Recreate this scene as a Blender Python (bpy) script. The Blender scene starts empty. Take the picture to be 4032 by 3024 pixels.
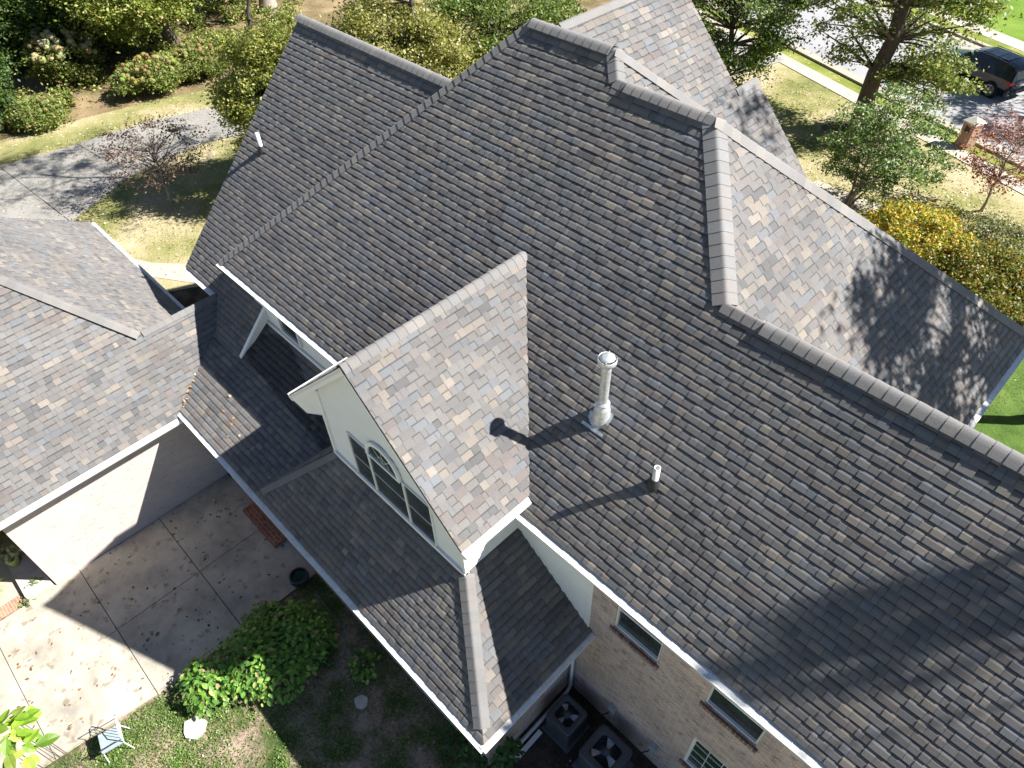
import bpy, math, random
import numpy as np
from mathutils import Vector, Matrix

# ------------------------------------------------------------------ camera, world, sun, exposure
scene = bpy.context.scene
scene.unit_settings.system = 'METRIC'
cam_data = bpy.data.cameras.new("camera")
cam = bpy.data.objects.new("camera", cam_data)
scene.collection.objects.link(cam)
cam_data.sensor_width = 36.0
cam_data.lens = 24.96
cam_data.clip_start = 0.1
cam_data.clip_end = 600
RIGHT = Vector((0.70574, 0.70813, -0.02198)); UP = Vector((-0.50317, 0.52282, 0.6881)); FWD = Vector((-0.49875, 0.47456, -0.72529))
cam.matrix_world = Matrix(((RIGHT.x, UP.x, -FWD.x, 0), (RIGHT.y, UP.y, -FWD.y, 0), (RIGHT.z, UP.z, -FWD.z, 16.2), (0, 0, 0, 1)))
scene.camera = cam

SUN = Vector((0.538, 0.490, 0.686)).normalized()
SUN_EL = math.asin(SUN.z); SUN_AZ = math.atan2(SUN.x, SUN.y)
world = bpy.data.worlds.new("World"); scene.world = world; world.use_nodes = True
wn = world.node_tree.nodes; wl = world.node_tree.links
for n_ in list(wn): wn.remove(n_)
sky = wn.new('ShaderNodeTexSky'); sky.sky_type = 'NISHITA'; sky.sun_disc = False
sky.sun_elevation = SUN_EL; sky.sun_rotation = SUN_AZ; sky.altitude = 2200; sky.dust_density = 0.3; sky.air_density = 0.9
bg = wn.new('ShaderNodeBackground'); bg.inputs['Strength'].default_value = 0.05
wo = wn.new('ShaderNodeOutputWorld'); wl.new(sky.outputs[0], bg.inputs[0]); wl.new(bg.outputs[0], wo.inputs[0])
sd = bpy.data.lights.new("sun", 'SUN'); sd.energy = 5.0; sd.angle = math.radians(0.6); sd.color = (1.0, 0.955, 0.895)
so = bpy.data.objects.new("sun", sd); scene.collection.objects.link(so)
so.rotation_euler = (-SUN).to_track_quat('-Z', 'Y').to_euler(); so.location = (20, 20, 40)
scene.view_settings.view_transform = 'Standard'; scene.view_settings.look = 'None'
scene.view_settings.gamma = 1.0; scene.view_settings.exposure = 1.42
scene.view_settings.use_curve_mapping = False
scene.render.engine = 'CYCLES'
scene.cycles.max_bounces = 6; scene.cycles.diffuse_bounces = 2; scene.cycles.transparent_max_bounces = 4

COL = scene.collection
R = random.Random(7)

# ------------------------------------------------------------------ object helpers
def empty(name, loc=(0, 0, 0), rz=0.0):
    o = bpy.data.objects.new(name, None); COL.objects.link(o)
    o.location = loc; o.rotation_euler = (0, 0, rz); o.empty_display_size = 0.2
    return o
def tag(o, label=None, cat=None, group=None, kind=None):
    if label: o['label'] = label
    if cat: o['category'] = cat
    if group: o['group'] = group
    if kind: o['kind'] = kind
    return o
def root_of(o):
    while o.parent: o = o.parent
    return o
class MB:
    """collects polygons; build() links them as one mesh object"""
    def __init__(s): s.v = []; s.f = []; s.m = []; s.c = []; s.uv = []; s.sm = []
    def face(s, pts, mi=0, col=(1, 1, 1), uv=None, smooth=False):
        b = len(s.v); s.v.extend([tuple(p) for p in pts]); s.f.append(tuple(range(b, b + len(pts))))
        s.m.append(mi); s.c.append(col); s.uv.append(uv); s.sm.append(smooth)
    def grid(s, rows, mi=0, col=(1, 1, 1), closed=False, smooth=True):
        b = len(s.v); n = len(rows[0])
        for r in rows: s.v.extend([tuple(p) for p in r])
        for i in range(len(rows) - 1):
            for j in range(n if closed else n - 1):
                k = (j + 1) % n
                s.f.append((b + i * n + j, b + i * n + k, b + (i + 1) * n + k, b + (i + 1) * n + j))
                s.m.append(mi); s.c.append(col); s.uv.append(None); s.sm.append(smooth)
    def box(s, a, b, mi=0, col=(1, 1, 1), M=None):
        x0, y0, z0 = a; x1, y1, z1 = b
        P = [Vector(p) for p in ((x0, y0, z0), (x1, y0, z0), (x1, y1, z0), (x0, y1, z0), (x0, y0, z1), (x1, y0, z1), (x1, y1, z1), (x0, y1, z1))]
        if M is not None: P = [M @ p for p in P]
        for q in ((0, 3, 2, 1), (4, 5, 6, 7), (0, 1, 5, 4), (1, 2, 6, 5), (2, 3, 7, 6), (3, 0, 4, 7)):
            s.face([P[i] for i in q], mi, col)
    def tube(s, pts, radii, n=8, mi=0, col=(1, 1, 1), cap=True):
        pts = [Vector(p) for p in pts]; rows = []
        for i, p in enumerate(pts):
            t = (pts[min(i + 1, len(pts) - 1)] - pts[max(i - 1, 0)])
            if t.length < 1e-9: t = Vector((0, 0, 1))
            t.normalize()
            a = t.cross(Vector((0.31, 0.17, 0.93)))
            if a.length < 1e-3: a = t.cross(Vector((1, 0, 0)))
            a.normalize(); b = t.cross(a)
            r = radii[i] if hasattr(radii, '__len__') else radii
            rows.append([p + (a * math.cos(2 * math.pi * k / n) + b * math.sin(2 * math.pi * k / n)) * r for k in range(n)])
        s.grid(rows, mi, col, closed=True)
        if cap:
            s.face(rows[0], mi, col); s.face(rows[-1][::-1], mi, col)
    def lathe(s, prof, c=(0, 0, 0), n=24, mi=0, col=(1, 1, 1), smooth=True):
        rows = [[(c[0] + r * math.cos(2 * math.pi * k / n), c[1] + r * math.sin(2 * math.pi * k / n), c[2] + z) for k in range(n)] for r, z in prof]
        s.grid(rows, mi, col, closed=True, smooth=smooth)
    def build(s, name, mats, parent=None, local=False):
        me = bpy.data.meshes.new(name)
        me.from_pydata(s.v, [], s.f)
        if not isinstance(mats, (list, tuple)): mats = [mats]
        for m in mats: me.materials.append(m)
        me.polygons.foreach_set('material_index', s.m)
        me.polygons.foreach_set('use_smooth', s.sm)
        ca = me.color_attributes.new('Col', 'FLOAT_COLOR', 'CORNER')
        arr = np.ones((len(me.loops), 4), dtype=np.float32)
        cnt = np.array([len(f) for f in s.f]); arr[:, :3] = np.repeat(np.array(s.c, dtype=np.float32).reshape(-1, 3), cnt, axis=0)
        ca.data.foreach_set('color', arr.ravel())
        if any(u is not None for u in s.uv):
            uvl = me.uv_layers.new(name='UVMap'); out = []
            for f, u in zip(s.f, s.uv): out.extend(u if u is not None else [(0, 0)] * len(f))
            uvl.data.foreach_set('uv', np.array(out, dtype=np.float32).ravel())
        me.update()
        o = bpy.data.objects.new(name, me); COL.objects.link(o)
        if parent is not None:
            o.parent = parent
            if not local:                      # vertices are in world coordinates
                p = parent; off = Vector((0, 0, 0))
                while p: off += Vector(p.location); p = p.parent
                o.location = -off
        return o

# ------------------------------------------------------------------ materials
def mat(name):
    m = bpy.data.materials.new(name); m.use_nodes = True
    nt = m.node_tree; b = nt.nodes['Principled BSDF']
    return m, nt.nodes, nt.links, b
def N(nodes, t, **kw):
    n = nodes.new(t)
    for k, v in kw.items():
        if k in n.inputs: n.inputs[k].default_value = v
        else: setattr(n, k, v)
    return n
def noise(nodes, links, scale, detail=3, rough=.6, vec=None, dist=0):
    n = nodes.new('ShaderNodeTexNoise'); n.inputs['Scale'].default_value = scale
    n.inputs['Detail'].default_value = detail; n.inputs['Roughness'].default_value = rough; n.inputs['Distortion'].default_value = dist
    if vec is not None: links.new(vec, n.inputs['Vector'])
    return n
def ramp(nodes, links, src, stops):
    r = nodes.new('ShaderNodeValToRGB'); e = r.color_ramp.elements
    e[0].position, e[0].color = stops[0][0], (*stops[0][1], 1)
    e[1].position, e[1].color = stops[-1][0], (*stops[-1][1], 1)
    for p, c in stops[1:-1]:
        k = e.new(p); k.color = (*c, 1)
    links.new(src, r.inputs[0]); return r
def mixc(nodes, links, fac, a, b, mode='MIX'):
    m = nodes.new('ShaderNodeMix'); m.data_type = 'RGBA'; m.blend_type = mode
    for sock, v in ((m.inputs[0], fac), (m.inputs[6], a), (m.inputs[7], b)):
        if hasattr(v, 'is_output'): links.new(v, sock)
        elif isinstance(v, (tuple, list)): sock.default_value = (*v, 1)
        else: sock.default_value = v
    return m.outputs[2]
def bump(nodes, links, b, src, strength, dist=.01):
    n = nodes.new('ShaderNodeBump'); n.inputs['Strength'].default_value = strength; n.inputs['Distance'].default_value = dist
    links.new(src, n.inputs['Height']); links.new(n.outputs[0], b.inputs['Normal'])
def objco(nodes): return nodes.new('ShaderNodeTexCoord').outputs['Object']

def m_attr(name, rough=.9, sp=.3, grain=120, g_lo=.72, g_hi=1.25, blotch=0.0, bmp=.25, mul=1.0, bd=.003):
    m, n, l, b = mat(name)
    a = n.new('ShaderNodeAttribute'); a.attribute_name = 'Col'
    co = objco(n)
    g = noise(n, l, grain, 2, .7, co); r = ramp(n, l, g.outputs[0], [(.3, (g_lo * mul,) * 3), (.7, (g_hi * mul,) * 3)])
    c = mixc(n, l, 1.0, a.outputs[0], r.outputs[0], 'MULTIPLY')
    if blotch:
        g2 = noise(n, l, .45, 4, .6, co); r2 = ramp(n, l, g2.outputs[0], [(.3, (1 - blotch,) * 3), (.7, (1 + blotch,) * 3)])
        c = mixc(n, l, 1.0, c, r2.outputs[0], 'MULTIPLY')
    l.new(c, b.inputs['Base Color']); b.inputs['Roughness'].default_value = rough
    b.inputs['Specular IOR Level'].default_value = sp
    if bmp: bump(n, l, b, g.outputs[0], bmp, bd)
    return m
M_SH = m_attr('asphalt_shingle', .85, .4, 150, .72, 1.3, .15, .6, bd=.006)
_b = M_SH.node_tree.nodes['Principled BSDF']; _b.inputs['Sheen Weight'].default_value = .15; _b.inputs['Sheen Roughness'].default_value = .55; _b.inputs['Sheen Tint'].default_value = (.9, .88, .86, 1)
M_UND = m_attr('roof_underlayment', .95, .1, 30, .9, 1.1, 0, 0)
def m_plain(name, col, rough=.5, metal=0, sp=.5, vary=.06, scale=6, bmp=0):
    m, n, l, b = mat(name)
    g = noise(n, l, scale, 4, .6, objco(n))
    r = ramp(n, l, g.outputs[0], [(.25, tuple(x * (1 - vary) for x in col)), (.75, tuple(min(1, x * (1 + vary)) for x in col))])
    l.new(r.outputs[0], b.inputs['Base Color']); b.inputs['Roughness'].default_value = rough; b.inputs['Metallic'].default_value = metal
    b.inputs['Specular IOR Level'].default_value = sp
    if bmp: bump(n, l, b, g.outputs[0], bmp, .01)
    return m
M_WHITE = m_plain('white_aluminium', (.82, .825, .82), .35, 0, .5, .03, 3)
M_TRIM = m_plain('white_trim', (.85, .86, .84), .5, 0, .4, .04, 4)
M_SIDING = m_plain('cream_siding', (.82, .84, .81), .55, 0, .3, .03, 2)
M_SOFFIT = m_plain('cream_soffit', (.78, .76, .66), .6, 0, .3, .05, 2)
M_GALV = m_plain('galvanised_steel', (.60, .62, .63), .45, .55, .5, .35, 14)
M_PVC = m_plain('white_plastic_pipe', (.72, .72, .70), .4, 0, .5, .05, 9)
M_BLACK = m_plain('black_rubber', (.025, .025, .028), .6, 0, .4, .15, 12)
M_DARK = m_plain('dark_void', (.02, .02, .02), .9, 0, .1, .1, 5)
M_GREYM = m_plain('dark_grey_paint', (.07, .08, .095), .4, .1, .5, .12, 14)
M_BLADE = m_plain('brushed_blade', (.82, .86, .9), .4, .1, .5, .1, 20)
M_BOX = m_plain('pale_grey_box', (.36, .38, .40), .5, 0, .4, .08, 20)
M_CONC_PAD = m_plain('pad_grey', (.12, .13, .14), .8, 0, .3, .1, 10)
def m_glass(name, tint=(.02, .026, .026)):
    m, n, l, b = mat(name)
    g = noise(n, l, 1.6, 3, .6, objco(n))
    r = ramp(n, l, g.outputs[0], [(.35, tint), (.7, tuple(x * 2.6 for x in tint))])
    l.new(r.outputs[0], b.inputs['Base Color']); b.inputs['Roughness'].default_value = .08; b.inputs['Specular IOR Level'].default_value = .45
    return m
M_GLASS = m_glass('window_glass'); M_GLASS_G = m_glass('window_glass_green', (.02, .04, .022))
M_SCREEN = m_plain('insect_screen', (.07, .08, .085), .7, 0, .2, .1, 40)
# gutter guard: fine perforation
def m_guard():
    m, n, l, b = mat('gutter_guard'); co = objco(n)
    v = n.new('ShaderNodeTexVoronoi'); v.inputs['Scale'].default_value = 26; l.new(co, v.inputs['Vector'])
    r = ramp(n, l, v.outputs['Distance'], [(.0, (.42, .42, .41)), (.35, (.72, .72, .71))])
    g = noise(n, l, 4, 4, .7, co); r2 = ramp(n, l, g.outputs[0], [(.3, (.8, .78, .74)), (.65, (1, 1, 1))])
    l.new(mixc(n, l, 1.0, r.outputs[0], r2.outputs[0], 'MULTIPLY'), b.inputs['Base Color']); b.inputs['Roughness'].default_value = .45
    bump(n, l, b, v.outputs['Distance'], .4, .004); return m
M_GUARD = m_guard()
def m_brick(name, c1, c2, c3, mortar, bw=.205, rh=.068, ms=.008, stain=.25, spot=(.55, .42, .36)):
    m, n, l, b = mat(name)
    uv = n.new('ShaderNodeTexCoord').outputs['UV']
    nz = noise(n, l, 6, 2, .5, uv); 
    br = n.new('ShaderNodeTexBrick'); l.new(uv, br.inputs['Vector'])
    br.inputs['Color1'].default_value = (*c1, 1); br.inputs['Color2'].default_value = (*c2, 1); br.inputs['Mortar'].default_value = (*mortar, 1)
    br.inputs['Scale'].default_value = 1; br.inputs['Mortar Size'].default_value = ms; br.inputs['Mortar Smooth'].default_value = .3
    br.inputs['Bias'].default_value = 0; br.inputs['Brick Width'].default_value = bw; br.inputs['Row Height'].default_value = rh
    mp = n.new('ShaderNodeMapping'); mp.inputs['Scale'].default_value = (5, 14.7, 1); l.new(uv, mp.inputs['Vector'])
    n2 = noise(n, l, 1.0, 1, .5, mp.outputs[0]); r2 = ramp(n, l, n2.outputs[0], [(.35, (1, 1, 1)), (.58, (1, 1, 1)), (.72, tuple(spot))])
    c = mixc(n, l, 1.0, br.outputs[0], r2.outputs[0], 'MULTIPLY')
    n3 = noise(n, l, 60, 3, .7, uv); r3 = ramp(n, l, n3.outputs[0], [(.3, (.8, .8, .8)), (.7, (1.15, 1.15, 1.15))])
    c = mixc(n, l, 1.0, c, r3.outputs[0], 'MULTIPLY')
    n4 = noise(n, l, 1.2, 4, .6, uv); r4 = ramp(n, l, n4.outputs[0], [(.3, (1 - stain, 1 - stain, 1 - stain * .9)), (.65, (1.05, 1.05, 1.03))])
    c = mixc(n, l, 1.0, c, r4.outputs[0], 'MULTIPLY')
    l.new(c, b.inputs['Base Color']); b.inputs['Roughness'].default_value = .85
    bump(n, l, b, br.outputs['Fac'], -.5, .006); return m
M_BRICK = m_brick('pink_tan_brick', (.66, .48, .42), (.44, .335, .30), c3=None, mortar=(.62, .58, .54), ms=.011)
M_BRICK_L = m_brick('pale_washed_brick', (.56, .46, .42), (.50, .43, .40), c3=None, mortar=(.50, .46, .43), stain=.1, spot=(.85, .78, .74))
M_BRICK_R = m_brick('red_paving_brick', (.30, .105, .06), (.22, .085, .05), c3=None, mortar=(.34, .28, .24), bw=.2, rh=.1)
M_BRICK_M = m_brick('orange_brick', (.42, .22, .13), (.36, .20, .12), c3=None, mortar=(.42, .36, .30))
def m_conc(name, base, dark, stain=(.25, .2, .12), sc=1.0, amount=.5):
    m, n, l, b = mat(name); co = objco(n)
    a = noise(n, l, 1.1 * sc, 5, .65, co); r = ramp(n, l, a.outputs[0], [(.3, dark), (.68, base)])
    f = noise(n, l, 90, 3, .8, co); rf = ramp(n, l, f.outputs[0], [(.3, (.82,) * 3), (.7, (1.12,) * 3)])
    c = mixc(n, l, 1.0, r.outputs[0], rf.outputs[0], 'MULTIPLY')
    s = noise(n, l, 4.2 * sc, 2, .55, co, .15); rs = ramp(n, l, s.outputs[0], [(.60, (0, 0, 0)), (.70, (amount,) * 3)])
    c = mixc(n, l, rs.outputs[0], c, stain)
    l.new(c, b.inputs['Base Color']); b.inputs['Roughness'].default_value = .9; bump(n, l, b, f.outputs[0], .3, .004)
    return m
M_PATIO = m_conc('patio_concrete', (.50, .455, .375), (.27, .25, .21), (.16, .125, .07), 1.0, .6)
M_DRIVE = m_conc('driveway_concrete', (.30, .285, .26), (.23, .225, .215), (.2, .19, .17), .4, .3)
M_WALK = m_conc('pavement_concrete', (.46, .41, .34), (.38, .34, .28), (.3, .26, .2), .5, .2)
M_KERB = m_conc('kerb_concrete', (.42, .36, .28), (.34, .30, .24), (.25, .2, .15), .8, .3)
M_ROAD = m_conc('road_surface', (.33, .33, .335), (.27, .27, .28), (.2, .2, .2), .25, .3)
M_STONE = m_plain('pale_stone', (.5, .47, .42), .9, 0, .2, .2, 8, .4)
def m_ground(name, stops, s1=.35, s2=14, bm=.6, spots=None):
    m, n, l, b = mat(name); co = objco(n)
    a = noise(n, l, s1, 5, .6, co); f = noise(n, l, s2, 4, .8, co)
    ad = n.new('ShaderNodeMath'); ad.operation = 'MULTIPLY_ADD'; l.new(f.outputs[0], ad.inputs[0]); ad.inputs[1].default_value = .55
    l.new(a.outputs[0], ad.inputs[2])
    sb = n.new('ShaderNodeMath'); sb.operation = 'SUBTRACT'; l.new(ad.outputs[0], sb.inputs[0]); sb.inputs[1].default_value = .27
    r = ramp(n, l, sb.outputs[0], stops); c = r.outputs[0]
    g = noise(n, l, 60, 3, .8, co); rg = ramp(n, l, g.outputs[0], [(.3, (.6,) * 3), (.7, (1.35,) * 3)])
    c = mixc(n, l, 1.0, c, rg.outputs[0], 'MULTIPLY')
    if spots:
        v = n.new('ShaderNodeTexVoronoi'); v.inputs['Scale'].default_value = spots[0]; l.new(co, v.inputs['Vector'])
        rv = ramp(n, l, v.outputs['Distance'], [(.10, (spots[2],) * 3), (.16, (0, 0, 0))])
        c = mixc(n, l, rv.outputs[0], c, spots[1])
    l.new(c, b.inputs['Base Color']); b.inputs['Roughness'].default_value = 1; b.inputs['Specular IOR Level'].default_value = .1
    bump(n, l, b, f.outputs[0], bm, .05); return m
M_LAWN = m_ground('dry_lawn', [(.3, (.12, .15, .045)), (.45, (.26, .25, .10)), (.56, (.38, .33, .19)), (.7, (.46, .40, .27))], .3, 12, .7, (2.6, (.55, .5, .42), .8))
M_GREEN = m_ground('lush_lawn', [(.3, (.09, .17, .02)), (.5, (.14, .23, .035)), (.7, (.22, .30, .06))], .3, 16, .5)
M_DKGRASS = m_ground('green_lawn', [(.3, (.04, .08, .015)), (.5, (.08, .14, .03)), (.7, (.14, .20, .05))], .6, 16, .6)
M_VERGE = m_ground('verge_grass', [(.3, (.10, .14, .02)), (.5, (.20, .23, .05)), (.7, (.30, .28, .10))], .5, 16, .5, (3, (.55, .5, .42), .7))
M_WOOD = m_ground('leaf_litter', [(.3, (.10, .09, .035)), (.5, (.21, .16, .09)), (.7, (.34, .26, .15))], .5, 9, .9, (3.5, (.34, .24, .12), .8))
M_DIRT = m_ground('yard_dirt', [(.34, (.05, .08, .025)), (.45, (.10, .13, .045)), (.53, (.20, .165, .11)), (.66, (.40, .31, .24))], 1.1, 14, 1, (9, (.4, .33, .25), .6))
M_BED = m_ground('mulch_bed', [(.3, (.035, .03, .025)), (.5, (.08, .062, .05)), (.7, (.16, .12, .09))], 1.5, 18, 1)

def m_leaf(name, trans=.35, rough=.5, mul=1.0):
    m = bpy.data.materials.new(name); m.use_nodes = True; n = m.node_tree.nodes; l = m.node_tree.links
    for x in list(n): n.remove(x)
    a = n.new('ShaderNodeAttribute'); a.attribute_name = 'Col'
    g = noise(n, l, 3.0, 3, .6, objco(n)); r = ramp(n, l, g.outputs[0], [(.3, (.8 * mul,) * 3), (.7, (1.2 * mul,) * 3)])
    c = mixc(n, l, 1.0, a.outputs[0], r.outputs[0], 'MULTIPLY')
    p = n.new('ShaderNodeBsdfPrincipled'); p.inputs['Roughness'].default_value = rough; p.inputs['Specular IOR Level'].default_value = .45
    l.new(c, p.inputs['Base Color'])
    t = n.new('ShaderNodeBsdfTranslucent'); tc = mixc(n, l, 1.0, c, (1.5, 1.45, .6), 'MULTIPLY'); l.new(tc, t.inputs[0])
    mx = n.new('ShaderNodeMixShader'); mx.inputs[0].default_value = trans; l.new(p.outputs[0], mx.inputs[1]); l.new(t.outputs[0], mx.inputs[2])
    o = n.new('ShaderNodeOutputMaterial'); l.new(mx.outputs[0], o.inputs[0]); return m
M_LEAF = m_leaf('foliage'); M_DRYLEAF = m_leaf('fallen_leaf', .15, .8)
def m_bark(name, c):
    m, n, l, b = mat(name); co = objco(n)
    mp = n.new('ShaderNodeMapping'); mp.inputs['Scale'].default_value = (9, 9, 1.5); l.new(co, mp.inputs['Vector'])
    g = noise(n, l, 2.5, 5, .7, mp.outputs[0]); r = ramp(n, l, g.outputs[0], [(.3, tuple(x * .45 for x in c)), (.7, tuple(x * 1.35 for x in c))])
    l.new(r.outputs[0], b.inputs['Base Color']); b.inputs['Roughness'].default_value = .95; bump(n, l, b, g.outputs[0], .9, .03); return m
M_BARK = m_bark('dark_bark', (.11, .085, .065)); M_BARKL = m_bark('pale_bark', (.34, .29, .24))

# ------------------------------------------------------------------ shingle roofs
PAL = [((.172, .165, .160), 34), ((.158, .153, .150), 20), ((.122, .122, .124), 13), ((.215, .194, .170), 12), ((.165, .146, .138), 12), ((.155, .162, .172), 12), ((.240, .214, .184), 4)]
PW = [p[1] for p in PAL]; PC = [p[0] for p in PAL]
def shcol(r, tint=1.0):
    c = r.choices(PC, PW)[0]; k = r.uniform(.9, 1.1) * tint * .82
    return (c[0] * k, c[1] * k, c[2] * k)
def clip(poly, cl):
    """Sutherland-Hodgman: poly (2-D list) by convex ccw polygon cl"""
    out = poly
    for i in range(len(cl)):
        if not out: return []
        ax, ay = cl[i]; bx, by = cl[(i + 1) % len(cl)]; ex, ey = bx - ax, by - ay
        inp = out; out = []
        for j in range(len(inp)):
            p = inp[j]; q = inp[(j + 1) % len(inp)]
            dp = ex * (p[1] - ay) - ey * (p[0] - ax); dq = ex * (q[1] - ay) - ey * (q[0] - ax)
            if dp >= 0: out.append(p)
            if (dp >= 0) != (dq >= 0):
                t = dp / (dp - dq); out.append((p[0] + (q[0] - p[0]) * t, p[1] + (q[1] - p[1]) * t))
    return out
def ccw(p):
    a = sum(p[i][0] * p[(i + 1) % len(p)][1] - p[(i + 1) % len(p)][0] * p[i][1] for i in range(len(p)))
    return p if a > 0 else p[::-1]
EXPO = .143
def plane(o, d, s):
    """roof plane through o, running down in plan direction d with slope s"""
    dx, dy = d; k = math.sqrt(1 + s * s)
    U = Vector((-dy, dx, 0)); V = Vector((-dx, -dy, s)) / k
    return dict(o=Vector(o), d=d, s=s, k=k, U=U, V=V, N=U.cross(V).normalized())
def pz(pl, x, y): return pl['o'].z - pl['s'] * ((x - pl['o'].x) * pl['d'][0] + (y - pl['o'].y) * pl['d'][1])
def puv(pl, x, y):
    ax, ay = x - pl['o'].x, y - pl['o'].y
    return (ax * pl['U'].x + ay * pl['U'].y, -(ax * pl['d'][0] + ay * pl['d'][1]) * pl['k'])
def shingles(name, pl, polys, parent, seed, tint=1.0, hb=1.0):
    r = random.Random(seed); mb = MB()
    polys = [ccw([puv(pl, *p) for p in poly]) for poly in polys]
    o, U, V, Nn = pl['o'], pl['U'], pl['V'], pl['N']
    def P(u, v, h): return o + U * u + V * v + Nn * h
    for poly in polys:                                     # deck under the shingles
        mb.face([P(u, v, -.004) for u, v in poly], 1, (.02, .02, .022))
        mb.face([P(u, v, -.05) for u, v in poly][::-1], 1, (.05, .05, .05))
    vmin = min(v for p in polys for _, v in p); vmax = max(v for p in polys for _, v in p)
    umin = min(u for p in polys for u, _ in p); umax = max(u for p in polys for u, _ in p)
    row = math.floor(vmin / EXPO)
    while row * EXPO < vmax:
        v0 = row * EXPO; v1 = v0 + EXPO; u = umin - r.uniform(0, .5); high = r.random() < .5; prev = None
        wob = r.uniform(-.003, .003)
        while u < umax:
            w = r.choice((.09, .12, .14, .15, .16, .18, .20, .22, .25)) * r.uniform(.92, 1.08)
            c = shcol(r, tint)
            if prev and r.random() < .22: c = tuple(a * .97 for a in prev)
            prev = c
            hB = (.0205 if high else .0150) * hb
            sk = .0022
            jt = r.uniform(-.002, .002)
            quad = [(u + sk, v0 + wob + jt), (u + w - sk, v0 + wob + jt), (u + w - .002, v1 + .004), (u + .002, v1 + .004)]
            for poly in polys:
                q = clip(quad, poly)
                if len(q) < 3: continue
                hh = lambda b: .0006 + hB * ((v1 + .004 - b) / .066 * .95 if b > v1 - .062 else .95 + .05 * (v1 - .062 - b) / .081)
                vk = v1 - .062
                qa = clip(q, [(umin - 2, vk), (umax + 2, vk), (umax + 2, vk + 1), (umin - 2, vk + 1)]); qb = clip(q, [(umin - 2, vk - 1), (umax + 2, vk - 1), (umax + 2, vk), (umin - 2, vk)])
                vb = v1 - .024                                   # head of low tabs darkened: granule band, and butt shadow painted into the colour
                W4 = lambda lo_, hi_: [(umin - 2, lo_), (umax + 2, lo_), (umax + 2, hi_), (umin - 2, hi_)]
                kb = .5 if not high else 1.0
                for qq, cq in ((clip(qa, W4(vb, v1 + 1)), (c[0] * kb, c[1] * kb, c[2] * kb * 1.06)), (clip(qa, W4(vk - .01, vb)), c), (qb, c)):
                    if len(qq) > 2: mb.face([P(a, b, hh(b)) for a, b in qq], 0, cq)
                top = [P(a, b, hh(b)) for a, b in q]
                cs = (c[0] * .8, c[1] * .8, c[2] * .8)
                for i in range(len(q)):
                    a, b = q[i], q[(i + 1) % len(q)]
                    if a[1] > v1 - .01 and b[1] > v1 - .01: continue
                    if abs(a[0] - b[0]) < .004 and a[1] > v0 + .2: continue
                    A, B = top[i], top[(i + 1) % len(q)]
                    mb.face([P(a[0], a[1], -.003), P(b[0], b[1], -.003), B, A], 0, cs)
            u += w; high = (not high) if r.random() < .8 else high
        row += 1
    ob = mb.build(name, [M_SH, M_UND], parent)
    return ob
def caps(parent, p0, p1, na, nb, seed, w=.15, lift=.023, expo=.19, name='ridge_cap', tint=1.12, flash=None, hc=.009):
    """cap shingles folded over the line p0 -> p1 (p0 the lower / lapping end)"""
    r = random.Random(seed); mb = MB(); p0 = Vector(p0); p1 = Vector(p1)
    t = (p1 - p0); L = t.length; t.normalize()
    def side(n):
        s = n.cross(t); s.normalize()
        if s.z > 0: s = -s
        return s
    sa, sb = side(na), side(nb)
    if sa.dot(sb) > .999 or (sa.z > -.02 and sb.z > -.02): pass
    up = (na + nb).normalized()
    def sec(a, h):
        c = p0 + t * a
        e = lift + h; q_ = .16 if lift < .028 else .42; A2 = c + sa * w * q_ + na * e; B2 = c + sb * w * q_ + nb * e; K = c + up * (e / max(.5, na.dot(up)) + .006)
        bz = lambda t_: A2 * (1 - t_) ** 2 + K * 2 * t_ * (1 - t_) + B2 * t_ ** 2
        return [c + sa * w + na * e, A2, bz(.25), bz(.5), bz(.75), B2, c + sb * w + nb * e]
    if lift > .028:                                       # ridge vent body, dark louvred sides
        for s_, n_ in ((sa, na), (sb, nb)):
            ww = w - .012
            mb.face([p0 + s_ * ww - n_ * .01, p1 + s_ * ww - n_ * .01, p1 + s_ * ww + n_ * (lift + .004), p0 + s_ * ww + n_ * (lift + .004)], 1, (.015, .015, .018))
            mb.face([p0 + s_ * (w + .004) + n_ * .012, p1 + s_ * (w + .004) + n_ * .012, p1 + s_ * (w + .001) + n_ * .02, p0 + s_ * (w + .001) + n_ * .02], 2 if flash else 1, (.2, .2, .18) if not flash else flash)
        for c in (p0, p1):
            mb.face([c + sa * (w - .01) - na * .01, c + sa * (w - .01) + na * lift, c + up * lift, c + sb * (w - .01) + nb * lift, c + sb * (w - .01) - nb * .01], 1, (.02, .02, .02))
    a = 0
    while a < L:
        b = min(L, a + expo * r.uniform(.96, 1.04)); c = shcol(r, tint); c = tuple(.4 * x + .6 * y for x, y in zip(c, (.172 * tint, .168 * tint, .165 * tint)))
        s0 = sec(a, hc); s1 = sec(b + .01 if b < L else b, .002)
        mb.grid([s0, s1], 0, c)
        base = sec(a, -.004)
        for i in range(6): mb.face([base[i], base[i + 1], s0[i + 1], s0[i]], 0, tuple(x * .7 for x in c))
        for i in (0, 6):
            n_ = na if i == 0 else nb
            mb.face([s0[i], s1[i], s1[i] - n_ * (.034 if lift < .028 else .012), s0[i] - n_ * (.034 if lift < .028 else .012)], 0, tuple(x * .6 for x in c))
        a = b
    return mb.build(name, [M_SH, M_UND, M_GALV], parent)

HOUSE = empty('brick_house', (-8, 6, 0))
tag(HOUSE, 'large brick house with many steep grey brown shingle roofs and a cream gabled dormer', 'house')
mid = Vector((0, 0, 0))
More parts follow.
